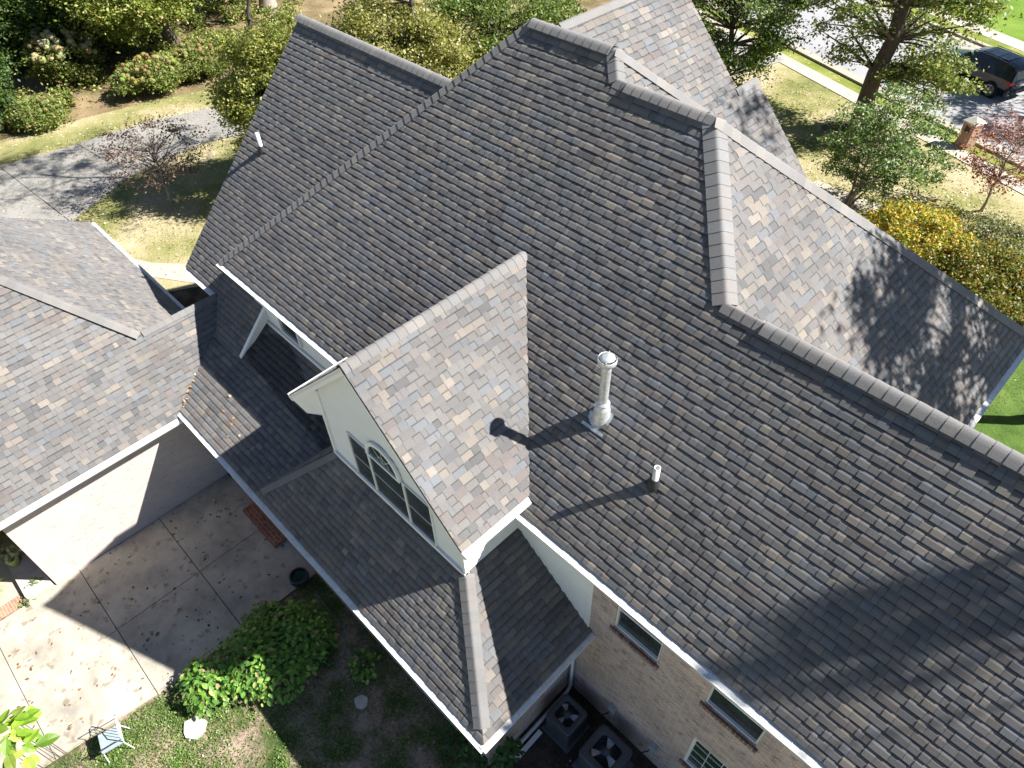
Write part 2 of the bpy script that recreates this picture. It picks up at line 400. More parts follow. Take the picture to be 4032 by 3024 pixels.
# --- planes
P_ = plane((-15.1, 4.72, 5.903), (0, -1), 1.0)            # main roof, towards the patio
PW_ = plane((-17.2, 4.47, 4.78), (0, -1), 1.0)            # left wing
Q_ = plane((-.24, 12, 5.755), (1, 0), 1.0)                # big bright hip face
T_ = plane((-2.24, 12, 5.75), (1, 0), 1.0)
S_ = plane((-3.8, 14, 5.76), (1, 0), 1.0)                 # back gable
D_ = plane((-4.86, 5, 6.14), (1, 0), 1.0)                 # dormer right side
DL_ = plane((-9.88, 5, 6.08), (-1, 0), 1.0)
L1A = plane((-12, 2.16, 3.32), (0, -1), .51)
L1B = plane((-6, 2.16, 3.32), (0, -1), 1.0)
L1H = plane((-10.6, 2.5, 3.35), (-1, 0), 1.0)
L2_ = plane((-3.25, 3, 3.32), (1, 0), .78)
G1_ = plane((-14.0, 0, 3.22), (1, 0), 1.0)
G2_ = plane((-20, 4.05, 3.17), (0, 1), 1.0)
G3_ = plane((-24.2, 0, 3.2), (-1, 0), 1.0)
G4_ = plane((-17.15, 4, 3.17), (-1, 0), 1.0)
RB1 = plane((-8, 10.08, 11.26), (0, 1), .9); RB2 = plane((-6, 9.74, 10.92), (0, 1), .9); RB3 = plane((0, 8.0, 9.18), (0, 1), 1.0)
HL_ = plane((-15.1, 6, 5.903), (-1, 0), 1.0)
SL_ = plane((-14.7, 12, 5.8), (-1, 0), 1.0)
PWB = plane((-14, 9.47, 9.78), (0, 1), 1.0)

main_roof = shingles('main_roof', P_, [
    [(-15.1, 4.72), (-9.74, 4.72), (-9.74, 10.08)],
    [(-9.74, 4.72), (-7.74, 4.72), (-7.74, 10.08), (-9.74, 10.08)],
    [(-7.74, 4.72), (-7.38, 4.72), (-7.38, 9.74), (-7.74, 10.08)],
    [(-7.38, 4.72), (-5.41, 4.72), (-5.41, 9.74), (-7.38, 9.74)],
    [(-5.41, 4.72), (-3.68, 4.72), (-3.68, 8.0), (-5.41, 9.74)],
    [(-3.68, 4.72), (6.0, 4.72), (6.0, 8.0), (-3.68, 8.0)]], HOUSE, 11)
caps(main_roof, (-15.1, 4.72, 5.9), (-9.74, 10.08, 11.26), P_['N'], HL_['N'], 1, .16, name='hip_cap', hc=.012, tint=1.0)
caps(main_roof, (-9.72, 10.08, 11.27), (-7.78, 10.08, 11.27), P_['N'], RB1['N'], 2, .16, .05, name='ridge_vent')
caps(main_roof, (-7.38, 9.74, 10.92), (-7.76, 10.08, 11.27), P_['N'], T_['N'], 3, name='hip_cap')
caps(main_roof, (-7.15, 9.74, 10.93), (-5.55, 9.74, 10.93), P_['N'], RB2['N'], 4, .16, .05, name='ridge_vent')
caps(main_roof, (-7.42, 9.76, 10.93), (-7.15, 9.74, 10.93), P_['N'], RB2['N'], 41, name='ridge_cap')
caps(main_roof, (-5.55, 9.74, 10.93), (-5.38, 9.74, 10.93), P_['N'], RB2['N'], 42, name='ridge_cap')
caps(main_roof, (-3.66, 8.0, 9.19), (-5.41, 9.74, 10.92), P_['N'], Q_['N'], 5, .21, name='hip_cap', tint=1.2)
caps(main_roof, (-3.7, 8.0, 9.19), (-3.0, 8.0, 9.19), P_['N'], RB3['N'], 6, .15, name='ridge_cap')
caps(main_roof, (-3.0, 8.0, 9.19), (6.0, 8.0, 9.19), P_['N'], RB3['N'], 7, .17, .05, name='ridge_vent')
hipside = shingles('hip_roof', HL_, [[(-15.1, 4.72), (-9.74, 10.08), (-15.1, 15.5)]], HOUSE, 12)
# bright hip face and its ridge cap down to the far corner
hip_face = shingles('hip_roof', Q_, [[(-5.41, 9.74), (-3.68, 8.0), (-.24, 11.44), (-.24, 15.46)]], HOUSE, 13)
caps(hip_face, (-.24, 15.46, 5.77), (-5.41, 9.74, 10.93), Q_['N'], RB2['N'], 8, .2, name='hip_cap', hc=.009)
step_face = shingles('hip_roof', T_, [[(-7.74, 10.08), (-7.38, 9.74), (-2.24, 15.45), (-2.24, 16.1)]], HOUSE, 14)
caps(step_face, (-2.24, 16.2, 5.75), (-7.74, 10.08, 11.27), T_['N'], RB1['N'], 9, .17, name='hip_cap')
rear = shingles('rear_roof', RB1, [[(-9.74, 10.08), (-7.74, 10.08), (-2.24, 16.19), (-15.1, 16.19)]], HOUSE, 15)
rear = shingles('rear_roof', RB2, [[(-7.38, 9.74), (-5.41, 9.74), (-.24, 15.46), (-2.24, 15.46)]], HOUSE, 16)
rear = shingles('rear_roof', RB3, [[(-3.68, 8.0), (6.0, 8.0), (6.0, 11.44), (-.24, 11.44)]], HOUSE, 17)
# back gable with its lower extension
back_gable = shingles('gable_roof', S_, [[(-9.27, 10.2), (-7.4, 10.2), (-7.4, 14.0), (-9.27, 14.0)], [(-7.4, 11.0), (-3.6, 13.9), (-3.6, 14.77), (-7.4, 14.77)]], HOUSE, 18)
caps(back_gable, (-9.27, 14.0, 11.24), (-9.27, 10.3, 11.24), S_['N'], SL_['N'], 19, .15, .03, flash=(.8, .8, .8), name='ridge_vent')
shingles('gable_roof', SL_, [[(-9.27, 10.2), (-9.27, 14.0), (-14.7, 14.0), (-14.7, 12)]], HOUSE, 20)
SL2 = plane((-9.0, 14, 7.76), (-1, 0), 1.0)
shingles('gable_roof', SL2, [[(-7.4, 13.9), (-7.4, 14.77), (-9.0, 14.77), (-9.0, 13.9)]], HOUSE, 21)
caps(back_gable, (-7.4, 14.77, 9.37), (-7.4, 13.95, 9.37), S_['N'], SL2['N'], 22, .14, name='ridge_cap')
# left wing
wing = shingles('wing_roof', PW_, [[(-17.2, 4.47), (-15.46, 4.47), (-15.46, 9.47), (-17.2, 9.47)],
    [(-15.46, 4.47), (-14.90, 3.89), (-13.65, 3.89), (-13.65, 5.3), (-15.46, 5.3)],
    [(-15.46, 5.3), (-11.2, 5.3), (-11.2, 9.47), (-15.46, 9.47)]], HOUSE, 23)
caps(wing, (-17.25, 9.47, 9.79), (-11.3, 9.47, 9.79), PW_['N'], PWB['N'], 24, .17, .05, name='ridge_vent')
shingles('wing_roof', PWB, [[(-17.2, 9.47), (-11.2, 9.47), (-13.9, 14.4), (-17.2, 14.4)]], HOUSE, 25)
# dormer
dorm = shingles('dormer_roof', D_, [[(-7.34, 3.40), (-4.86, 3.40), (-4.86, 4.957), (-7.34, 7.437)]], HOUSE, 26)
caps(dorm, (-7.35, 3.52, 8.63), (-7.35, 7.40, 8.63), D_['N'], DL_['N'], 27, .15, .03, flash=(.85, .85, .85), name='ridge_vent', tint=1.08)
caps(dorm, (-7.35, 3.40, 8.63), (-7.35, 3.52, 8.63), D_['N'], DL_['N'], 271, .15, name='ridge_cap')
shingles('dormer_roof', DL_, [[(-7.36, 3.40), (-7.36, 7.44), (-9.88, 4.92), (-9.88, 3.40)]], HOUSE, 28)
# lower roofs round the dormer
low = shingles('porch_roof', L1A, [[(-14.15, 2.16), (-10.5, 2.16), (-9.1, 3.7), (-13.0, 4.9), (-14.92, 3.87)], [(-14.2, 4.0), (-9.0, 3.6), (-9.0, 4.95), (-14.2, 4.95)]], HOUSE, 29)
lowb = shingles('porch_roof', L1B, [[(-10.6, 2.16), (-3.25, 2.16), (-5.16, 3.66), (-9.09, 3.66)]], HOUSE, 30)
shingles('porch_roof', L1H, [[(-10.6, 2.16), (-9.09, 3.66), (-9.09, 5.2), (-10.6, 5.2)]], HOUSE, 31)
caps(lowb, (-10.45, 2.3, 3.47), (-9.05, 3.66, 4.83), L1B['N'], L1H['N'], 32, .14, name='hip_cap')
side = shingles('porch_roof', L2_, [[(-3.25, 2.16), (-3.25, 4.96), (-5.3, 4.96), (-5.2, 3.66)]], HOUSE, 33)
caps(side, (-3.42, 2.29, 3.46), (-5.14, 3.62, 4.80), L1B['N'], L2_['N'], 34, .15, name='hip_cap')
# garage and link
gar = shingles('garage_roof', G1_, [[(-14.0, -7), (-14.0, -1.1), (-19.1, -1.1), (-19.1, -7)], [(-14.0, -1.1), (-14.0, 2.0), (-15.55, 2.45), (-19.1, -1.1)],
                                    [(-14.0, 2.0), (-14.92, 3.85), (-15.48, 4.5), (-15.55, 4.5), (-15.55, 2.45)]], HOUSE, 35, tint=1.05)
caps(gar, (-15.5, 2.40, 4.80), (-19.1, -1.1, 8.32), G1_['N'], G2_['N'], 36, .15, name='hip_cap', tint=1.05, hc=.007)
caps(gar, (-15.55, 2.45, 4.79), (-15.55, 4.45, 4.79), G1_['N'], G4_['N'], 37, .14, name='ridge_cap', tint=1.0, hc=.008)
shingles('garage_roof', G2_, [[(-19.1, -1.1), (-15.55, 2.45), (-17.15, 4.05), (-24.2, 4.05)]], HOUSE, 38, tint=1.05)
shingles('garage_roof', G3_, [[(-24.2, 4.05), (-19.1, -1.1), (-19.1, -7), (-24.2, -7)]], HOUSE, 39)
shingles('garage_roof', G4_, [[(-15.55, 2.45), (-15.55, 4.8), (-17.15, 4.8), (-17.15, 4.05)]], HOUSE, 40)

# ------------------------------------------------------------------ gutters, fascia, soffit
def gutter(a, b, out, guard=True, w=.125, seam=True):
    """a,b: roof-edge points; out: outward plan unit vector"""
    a = Vector(a); b = Vector(b); o = Vector((out[0], out[1], 0)); mb = MB(); dz = Vector((0, 0, 1))
    def sec(p): return [p - o * .02 - dz * .012, p + o * .03 - dz * .022, p + o * (w - .02) - dz * .045, p + o * w - dz * .045, p + o * w - dz * .07,
                        p + o * (w - .015) - dz * .115, p + o * (w - .06) - dz * .165, p + o * .0 - dz * .165, p + o * .0 - dz * .02]
    A, B = sec(a), sec(b)
    for i in range(len(A) - 1):
        mb.face([A[i], B[i], B[i + 1], A[i + 1]], 1 if (guard and i in (0, 1)) else 0)
    mb.face(A, 0); mb.face(B[::-1], 0)
    if seam:
        L = (b - a).length; t = (b - a) / L; k = 1.2
        while k < L:
            c = a + t * k; c2 = c + t * .012
            s1 = [x + dz * .004 + o * .003 for x in sec(c)]; s2 = [x + dz * .004 + o * .003 for x in sec(c2)]
            for i in range(1, 6): mb.face([s1[i], s2[i], s2[i + 1], s1[i + 1]], 0)
            k += 1.35
    return mb.build('gutter', [M_WHITE, M_GUARD], HOUSE)
def boards(name, quads, m, th=.02):
    mb = MB()
    for q in quads:
        q = [Vector(p) for p in q]; n = (q[1] - q[0]).cross(q[2] - q[0]).normalized() * th
        mb.face(q); mb.face([p - n for p in q][::-1])
        for i in range(len(q)):
            j = (i + 1) % len(q); mb.face([q[j], q[i], q[i] - n, q[j] - n])
    return mb.build(name, m, HOUSE)
gutter((-15.12, 4.72, 5.90), (-9.76, 4.72, 5.90), (0, -1))
gutter((-4.93, 4.72, 5.90), (6.0, 4.72, 5.90), (0, -1))
gutter((-17.15, 4.47, 4.78), (-15.62, 4.47, 4.78), (0, -1))
gutter((-14.18, 2.16, 3.32), (-3.20, 2.16, 3.32), (0, -1), w=.115)
gutter((-3.25, 2.10, 3.32), (-3.25, 4.95, 3.32), (1, 0), w=.11)
gutter((-4.86, 3.40, 6.14), (-4.86, 4.93, 6.14), (1, 0), w=.11)
gutter((-9.88, 3.40, 6.08), (-9.88, 4.86, 6.08), (-1, 0), w=.11)
gutter((-14.0, -7, 3.22), (-14.0, 2.12, 3.22), (1, 0), w=.12)
gutter((-24.2, 4.05, 3.17), (-16.6, 4.05, 3.17), (0, 1), w=.12)
gutter((-.24, 11.5, 5.755), (-.24, 15.46, 5.755), (1, 0), w=.12)
boards('soffit', [[(-15.05, 4.74, 5.74), (-9.7, 4.74, 5.74), (-9.7, 5.0, 5.74), (-15.05, 5.0, 5.74)],
                  [(-4.9, 4.74, 5.74), (6, 4.74, 5.74), (6, 5.1, 5.74), (-4.9, 5.1, 5.74)],
                  [(-3.3, 2.18, 3.15), (-14.1, 2.18, 3.15), (-14.1, 2.55, 3.15), (-3.3, 2.55, 3.15)],
                  [(-14.02, -7, 3.05), (-14.02, 2.2, 3.05), (-14.5, 2.2, 3.05), (-14.5, -7, 3.05)],
                  [(-3.27, 2.2, 3.15), (-3.27, 4.94, 3.15), (-3.72, 4.94, 3.15), (-3.72, 2.2, 3.15)]], M_SOFFIT)
# rake edges: thin white drip boards under the shingle ends
def rake(name, a, b, down, inward, h=.16, th=.025):
    a = Vector(a); b = Vector(b); d = Vector(down) * h; i_ = Vector(inward) * th
    mb = MB(); q = [a, b, b + d, a + d]
    mb.face(q); mb.face([p + i_ for p in q][::-1])
    for k in range(4): mb.face([q[(k + 1) % 4], q[k], q[k] + i_, q[(k + 1) % 4] + i_])
    return mb.build(name, M_TRIM, HOUSE)
rk = rake('rake_board', (-7.34, 3.415, 8.60), (-4.86, 3.415, 6.12), (0, 0, -1), (0, 1, 0), .19)
rk = rake('rake_board', (-7.36, 3.413, 8.60), (-9.90, 3.413, 6.06), (0, 0, -1), (0, 1, 0), .19)
rake('rake_board', (-17.22, 4.47, 4.76), (-17.22, 9.47, 9.76), (0, 0, -1), (1, 0, 0), .18)
rake('rake_board', (-9.27, 14.01, 11.2), (-7.4, 14.01, 9.33), (0, 0, -1), (0, -1, 0), .18)
rake('rake_board', (-7.4, 14.78, 9.33), (-3.6, 14.78, 5.53), (0, 0, -1), (0, -1, 0), .18)
# raised rake of the wing over the lower roof: fascia clipped where it meets the lower roof
zt = lambda y: PW_['o'].z + (y - 4.47)
zl = lambda y: 3.32 + .51 * (y - 2.16)
fm = MB()
for xx, flip in ((-13.64, False), (-13.68, True)):
    q = [(xx, 3.87, zl(3.87) + .02), (xx, 4.32, zl(4.32) + .01), (xx, 4.92, zt(4.92) - .34), (xx, 4.92, zt(4.92) + .02), (xx, 3.88, zt(3.88) + .02)]
    fm.face(q[::-1] if flip else q)
fm.face([(-13.62, 3.86, zt(3.86) + .035), (-13.62, 4.92, zt(4.92) + .035), (-13.72, 4.92, zt(4.92) + .035), (-13.72, 3.86, zt(3.86) + .035)][::-1])
fm.face([(-13.62, 3.86, zt(3.86) + .035), (-13.62, 4.92, zt(4.92) + .035), (-13.62, 4.92, zt(4.92) - .05), (-13.62, 3.88, zt(3.88) - .03)][::-1])
fm.build('fascia', M_TRIM, HOUSE)
wl_ = MB(); wl_.face([(-13.75, 3.95, zl(3.95) - .1), (-13.75, 4.95, zl(4.95) - .1), (-13.75, 4.95, zt(4.95) - .03), (-13.75, 3.95, zt(3.95) - .03)], 0); wl_.build('wall', M_SIDING, HOUSE)
# cornice return of the dormer, left foot
cr = MB()
cr.face([(-9.95, 3.43, 5.90), (-9.40, 3.43, 5.90), (-9.40, 3.43, 6.50), (-9.95, 3.43, 6.0)])
cr.face([(-9.40, 3.43, 5.90), (-9.06, 3.62, 5.95), (-9.06, 3.62, 6.80), (-9.40, 3.43, 6.50)])
cr.face([(-9.95, 3.43, 5.90), (-9.95, 4.6, 5.90), (-9.95, 4.6, 6.0), (-9.95, 3.43, 6.0)][::-1])
cr.face([(-9.95, 3.43, 5.90), (-9.40, 3.43, 5.90), (-9.06, 3.62, 5.92), (-9.06, 4.6, 5.92), (-9.95, 4.6, 5.90)][::-1])
cr.build('cornice_return', M_TRIM, HOUSE)
cr = MB(); cr.face([(-7.35, 3.43, 8.42), (-9.85, 3.43, 5.92), (-9.85, 3.66, 5.92), (-7.35, 3.66, 8.42)]); cr.face([(-7.35, 3.43, 8.42), (-4.9, 3.43, 5.97), (-4.9, 3.66, 5.97), (-7.35, 3.66, 8.42)][::-1])
cr.build('soffit', M_SOFFIT, HOUSE)

# ------------------------------------------------------------------ walls
def siding(name, o, U, poly, m=M_SIDING, step=.125, parent=HOUSE):
    """lapped boards on a vertical plane; poly in (u,z)"""
    o = Vector(o); U = Vector(U); Nn = U.cross(Vector((0, 0, 1))); mb = MB(); poly = ccw(poly)
    z = min(p[1] for p in poly); z1 = max(p[1] for p in poly); u0 = min(p[0] for p in poly); u1 = max(p[0] for p in poly)
    def P(u, zz, h): return o + U * u + Vector((0, 0, zz)) + Nn * h
    while z < z1:
        q = clip([(u0 - 1, z), (u1 + 1, z), (u1 + 1, z + step), (u0 - 1, z + step)], poly)
        if len(q) > 2:
            mb.face([P(a, b, .024 * (z + step - b) / step) for a, b in q])
            lo = [p for p in q if abs(p[1] - z) < 1e-6]
            if len(lo) > 1:
                a, b = min(p[0] for p in lo), max(p[0] for p in lo)
                mb.face([P(a, z, 0), P(b, z, 0), P(b, z, .024), P(a, z, .024)])
        z += step
    return mb.build(name, m, parent)
def brick_wall(name, o, U, rects, holes=(), depth=.09, m=M_BRICK, parent=HOUSE):
    """vertical wall in the plane through o along U, with rectangular holes (u0,z0,u1,z1) and reveals"""
    o = Vector(o); U = Vector(U); Nn = U.cross(Vector((0, 0, 1))); mb = MB()
    def P(u, z, h=0): return o + U * u + Vector((0, 0, z)) + Nn * h
    for (a0, b0, a1, b1) in rects:
        us = sorted({a0, a1} | {x for h in holes for x in (h[0], h[2]) if a0 < x < a1}); zs = sorted({b0, b1} | {x for h in holes for x in (h[1], h[3]) if b0 < x < b1})
        for i in range(len(us) - 1):
            for j in range(len(zs) - 1):
                cu, cz = (us[i] + us[i + 1]) / 2, (zs[j] + zs[j + 1]) / 2
                if any(h[0] < cu < h[2] and h[1] < cz < h[3] for h in holes): continue
                q = [(us[i], zs[j]), (us[i + 1], zs[j]), (us[i + 1], zs[j + 1]), (us[i], zs[j + 1])]
                mb.face([P(*p) for p in q], 0, (1, 1, 1), q)
    for (a0, b0, a1, b1) in holes:
        for (p, q) in (((a0, b0), (a1, b0)), ((a1, b0), (a1, b1)), ((a1, b1), (a0, b1)), ((a0, b1), (a0, b0))):
            mb.face([P(*p), P(*q), P(*q, -depth), P(*p, -depth)], 0, (1, 1, 1), [(p[0], p[1]), (q[0], q[1]), (q[0] + .09, q[1]), (p[0] + .09, p[1])])
    return mb.build(name, m, parent)
def window(o, U, u0, z0, u1, z1, rec=.06, fr=.05, cols=1, rows=1, mid=None, glass=M_GLASS, name='window', proud=0, muntin=.014, parent=HOUSE):
    """frame + pane; rec is how far the glass lies behind the wall face (negative: proud)"""
    o = Vector(o); U = Vector(U); Nn = U.cross(Vector((0, 0, 1)))
    def P(u, z, h=0): return o + U * u + Vector((0, 0, z)) + Nn * h
    mb = MB()
    def bar(a0, b0, a1, b1, h0, h1):
        q = [(a0, b0), (a1, b0), (a1, b1), (a0, b1)]
        mb.face([P(*p, h1) for p in q])
        for i in range(4):
            p, r_ = q[i], q[(i + 1) % 4]; mb.face([P(*p, h0), P(*r_, h0), P(*r_, h1), P(*p, h1)])
    hf = -rec + .05 + proud
    for q in ((u0, z0, u1, z0 + fr), (u0, z1 - fr, u1, z1), (u0, z0 + fr, u0 + fr, z1 - fr), (u1 - fr, z0 + fr, u1, z1 - fr)): bar(*q, -rec - .02, hf)
    if mid: bar(u0 + fr, mid - .02, u1 - fr, mid + .02, -rec, -rec + .03)
    for i in range(1, cols):
        x = u0 + fr + (u1 - u0 - 2 * fr) * i / cols; bar(x - muntin / 2, z0 + fr, x + muntin / 2, z1 - fr, -rec, -rec + .012)
    for j in range(1, rows):
        z = z0 + fr + (z1 - z0 - 2 * fr) * j / rows; bar(u0 + fr, z - muntin / 2, u1 - fr, z + muntin / 2, -rec, -rec + .012)
    w = mb.build(name, M_TRIM, parent)
    g = MB(); g.face([P(u0 + fr * .5, z0 + fr * .5, -rec - .004), P(u1 - fr * .5, z0 + fr * .5, -rec - .004), P(u1 - fr * .5, z1 - fr * .5, -rec - .004), P(u0 + fr * .5, z1 - fr * .5, -rec - .004)])
    g.build('pane', glass, w)
    return w
UX = (1, 0, 0); UY = (0, 1, 0)
# main brick wall facing the yard, right part
W1 = (-2.82, 4.18, -1.88, 5.62); W2 = (-.94, 4.25, .0, 5.62); W3 = (-.84, 1.45, .1, 2.76)
W4 = (1.9, 4.2, 2.85, 5.62)
brick_wall('wall', (0, 4.96, 0), UX, [(-3.67, 0, -3.35, 3.3), (-3.35, 0, 6.0, 5.75)], [W1, W2, W3, W4])
for w_ in (W1, W2, W4):
    window((0, 4.96, 0), UX, *w_, rec=.085, fr=.03, cols=1, rows=1, mid=(w_[1] + w_[3]) / 2 - .1)
window((0, 4.96, 0), UX, *W3, rec=.06, fr=.055, cols=3, rows=4, glass=M_GLASS_G, muntin=.012)
# brick sills (rowlock courses)
def sill(w_):
    mb = MB(); x = w_[0] - .06
    r = random.Random(int(w_[0] * 100))
    while x < w_[2] + .06:
        c = r.choice(((.25, .15, .12), (.20, .13, .11), (.30, .2, .17)))
        mb.box((x, 4.96 - .05, w_[1] - .11), (x + .066, 5.0, w_[1] - .004), 0, c); x += .076
    return mb.build('window_sill', m_sill, HOUSE)
m_sill = m_attr('sill_brick', .9, .2, 60, .75, 1.2, 0, .3)
for w_ in (W1, W2, W3, W4): sill(w_)
# siding panel above the side porch roof
siding('siding_panel', (0, 4.955, 0), UX, [(-5.4, 4.9), (-3.42, 3.3), (-3.42, 5.75), (-5.4, 5.75)], M_SIDING)
tb = MB(); tb.box((-3.44, 4.935, 3.2), (-3.33, 4.99, 5.74)); tb.build('corner_board', M_TRIM, HOUSE)
# porch side and front walls
brick_wall('wall', (-3.67, 0, 0), UY, [(2.52, 0, 4.96, 3.2)])
brick_wall('wall', (0, 2.52, 0), UX, [(-14.2, 0, -3.67, 3.2)])
# wall behind porch roof, with its window
siding('wall', (0, 4.87, 0), UX, [(-14.1, 4.2), (-9.0, 4.2), (-9.0, 5.75), (-14.1, 5.75)])
bd = MB(); bd.box((-13.9, 4.80, 4.62), (-9.0, 4.86, 4.80)); bd.build('base_trim', M_TRIM, HOUSE)
window((0, 4.835, 0), UX, -12.93, 4.93, -12.08, 5.72, rec=.0, fr=.05, mid=5.4)
# dormer front gable and side
siding('dormer_wall', (0, 3.648, 0), UX, [(-9.09, 4.72), (-5.16, 4.72), (-5.16, 6.35), (-7.35, 8.5), (-9.09, 6.8)])
siding('dormer_wall', (-5.16, 0, 0), UY, [(3.64, 4.72), (5.0, 4.72), (5.0, 6.2), (3.64, 6.2)])
siding('dormer_wall', (-9.09, 0, 0), (0, -1, 0), [(-3.64, 4.2), (-5.0, 4.2), (-5.0, 6.5), (-3.64, 6.5)])
bd = MB(); bd.box((-9.11, 3.58, 4.72), (-5.12, 3.66, 4.86)); bd.box((-9.13, 3.60, 4.7), (-9.04, 3.68, 6.65)); bd.box((-5.19, 3.60, 4.72), (-5.12, 3.68, 6.2))
bd.build('corner_board', M_TRIM, HOUSE)
win = []
for (a, b, c, d) in ((-8.28, 4.87, -7.66, 6.13), (-7.655, 4.87, -6.635, 6.13), (-6.63, 4.87, -5.90, 6.13)):
    window((0, 3.605, 0), UX, a, b, c, d, rec=.01, fr=.022, rows=2, muntin=.010, proud=-.032)
# half-round transom above the middle window
tr = MB(); pn = MB(); cx_, cz_, r1, r2 = -7.15, 6.16, .49, .41
arc = lambda r_, h, n=20: [Vector((cx_ - r_ * math.cos(math.pi * i / n), 3.62 - h, cz_ + r_ * math.sin(math.pi * i / n))) for i in range(n + 1)]
A1, A2, A3, A4 = arc(r1, .05), arc(r2, .05), arc(r1, 0), arc(r2, 0)
tr.grid([A1, A2], smooth=False); tr.grid([A3, A1], smooth=False); tr.grid([A2, A4], smooth=False)
tr.box((cx_ - r1, 3.56, cz_ - .05), (cx_ + r1, 3.62, cz_))
for ang in (45, 90, 135):
    a = math.radians(ang); p = Vector((cx_, 3.60, cz_ + .02)); q = p + Vector((math.cos(a) * r2, 0, math.sin(a) * r2)); tr.tube([p, q], .007, 5)
tr.tube([Vector((cx_ + .17 * math.cos(math.pi * i / 12), 3.60, cz_ + .17 * math.sin(math.pi * i / 12))) for i in range(13)], .007, 5)
tw = tr.build('window', M_TRIM, HOUSE)
pn.face([p + Vector((0, -.024, 0)) for p in arc(r2 + .02, 0)] ); pn.build('pane', M_GLASS_G, tw)
# small blank vent shutter on the dormer front
sv = MB(); sv.box((-5.62, 3.6, 5.55), (-5.36, 3.64, 6.0)); sv.build('vent_louvre', M_SIDING, HOUSE)
# garage wall, its return, porch back wall, simple hidden walls
brick_wall('garage_wall', (-14.45, 0, 0), UY, [(-2.27, 0, 2.6, 3.1)], m=M_BRICK_L)
brick_wall('garage_wall', (0, -2.27, 0), UX, [(-17.5, 0, -14.45, 3.1)], m=M_BRICK_L)
brick_wall('garage_wall', (-17.5, 0, 0), UY, [(-7, 0, -2.27, 3.1)], m=M_BRICK)
gb = MB(); gb.box((-14.62, -7, 2.75), (-14.35, -2.2, 3.06)); gb.build('porch_beam', M_BRICK_L, HOUSE)
brick_wall('garage_wall', (0, 3.75, 0), (-1, 0, 0), [(15.7, 0, 23.9, 3.1)])
brick_wall('garage_wall', (-23.9, 0, 0), (0, -1, 0), [(-3.75, 0, 7, 3.1)])
brick_wall('wall', (-16.95, 0, 0), (0, -1, 0), [(-14, 0, -4.75, 4.9)]); brick_wall('wall', (0, 4.8, 0), UX, [(-16.95, 0, -13.7, 4.2)])
gw = MB(); gw.face([(-16.95, 4.8, 4.9), (-16.95, 9.47, 9.5), (-16.95, 14, 4.9)], 0, (1, 1, 1), [(0, 0), (4.7, 4.7), (9.4, 0)]); gw.build('wall', M_BRICK, HOUSE)
brick_wall('wall', (-.55, 0, 0), UY, [(11.2, 0, 15.1, 5.6)]); brick_wall('wall', (0, 13.9, 0), (-1, 0, 0), [(3.6, 0, 17, 5.6)]); brick_wall('wall', (0, 15.1, 0), (-1, 0, 0), [(.55, 0, 3.9, 5.6)])
brick_wall('wall', (6, 0, 0), UY, [(4.96, 0, 11.2, 5.7)]); brick_wall('wall', (0, 11.2, 0), (-1, 0, 0), [(-6, 0, .55, 5.7)])

# ------------------------------------------------------------------ roof penetrations
def vent_pipe(x, y, pl, top, r=.052, dark=False):
    z = pz(pl, x, y); mb = MB()
    mb.lathe([(r, z - .1 - z), (r, top - z), (r * .8, top - z), (r * .8, top - z - .12)], (x, y, z), 16)
    mb.face([(x + r * .8 * math.cos(k * math.pi / 8), y + r * .8 * math.sin(k * math.pi / 8), top - .11) for k in range(16)], 1)
    v = mb.build('vent_pipe', [M_PVC, M_DARK], HOUSE)
    b = MB(); b.lathe([(r * 2.4, -.14), (r * 2.1, .0), (r * 1.35, .10), (r * 1.05, .13)], (x, y, z), 16)
    n = pl['N']; c = Vector((x, y, z)) + n * .015
    for s in (1,): b.face([c + pl['U'] * .14 - pl['V'] * .16, c + pl['U'] * .14 + pl['V'] * .14, c - pl['U'] * .14 + pl['V'] * .14, c - pl['U'] * .14 - pl['V'] * .16][::-1])
    b.build('pipe_boot', M_BLACK, v)
    return v
vent_pipe(-3.145, 5.954, P_, 7.55)
vent_pipe(-16.326, 7.104, PW_, 7.88, .05)
fx, fy = -4.485, 6.26; fz = pz(P_, fx, fy)
mb = MB(); mb.lathe([(.078, -.1), (.078, 1.20)], (fx, fy, fz), 24)
flue = mb.build('flue_pipe', M_GALV, HOUSE)
c = MB(); c.lathe([(.10, 1.17), (.145, 1.19), (.150, 1.20), (.150, 1.275), (.142, 1.285), (.142, 1.26)], (fx, fy, fz), 28)
c.lathe([(.001, 1.33), (.07, 1.325), (.118, 1.30), (.118, 1.28), (.001, 1.28)], (fx, fy, fz), 28)
c.lathe([(.078, 1.10), (.11, 1.18), (.078, 1.19)], (fx, fy, fz), 24)
for k in range(4):
    a = k * math.pi / 2 + .5; c.box((-.006, .1, 1.26), (.006, .148, 1.30), M=Matrix.Translation((fx, fy, fz)) @ Matrix.Rotation(a, 4, 'Z'))
c.build('flue_cap', M_GALV, flue)
s = MB(); s.lathe([(.175, -.22), (.16, -.05), (.13, .15), (.10, .27), (.079, .29)], (fx, fy, fz), 28); s.lathe([(.079, .33), (.115, .29), (.118, .285), (.079, .28)], (fx, fy, fz), 28)
cc = Vector((fx, fy, fz)) + P_['N'] * .018; U_, V_ = P_['U'], P_['V']
s.face([cc + U_ * a + V_ * b for a, b in ((-.2, .2), (-.2, -.14), (-.08, -.22), (-.08, -.27), (.08, -.27), (.08, -.22), (.2, -.14), (.2, .2))])
cc2 = cc + P_['N'] * .014
s.face([cc2 + U_ * a + V_ * b for a, b in ((-.22, -.30), (.22, -.30), (.22, -.25), (-.22, -.25))])
s.face([cc2 + U_ * a + V_ * b for a, b in ((-.035, -.27), (.035, -.27), (.05, -.12), (-.05, -.12))])
s.build('flashing', M_GALV, flue)
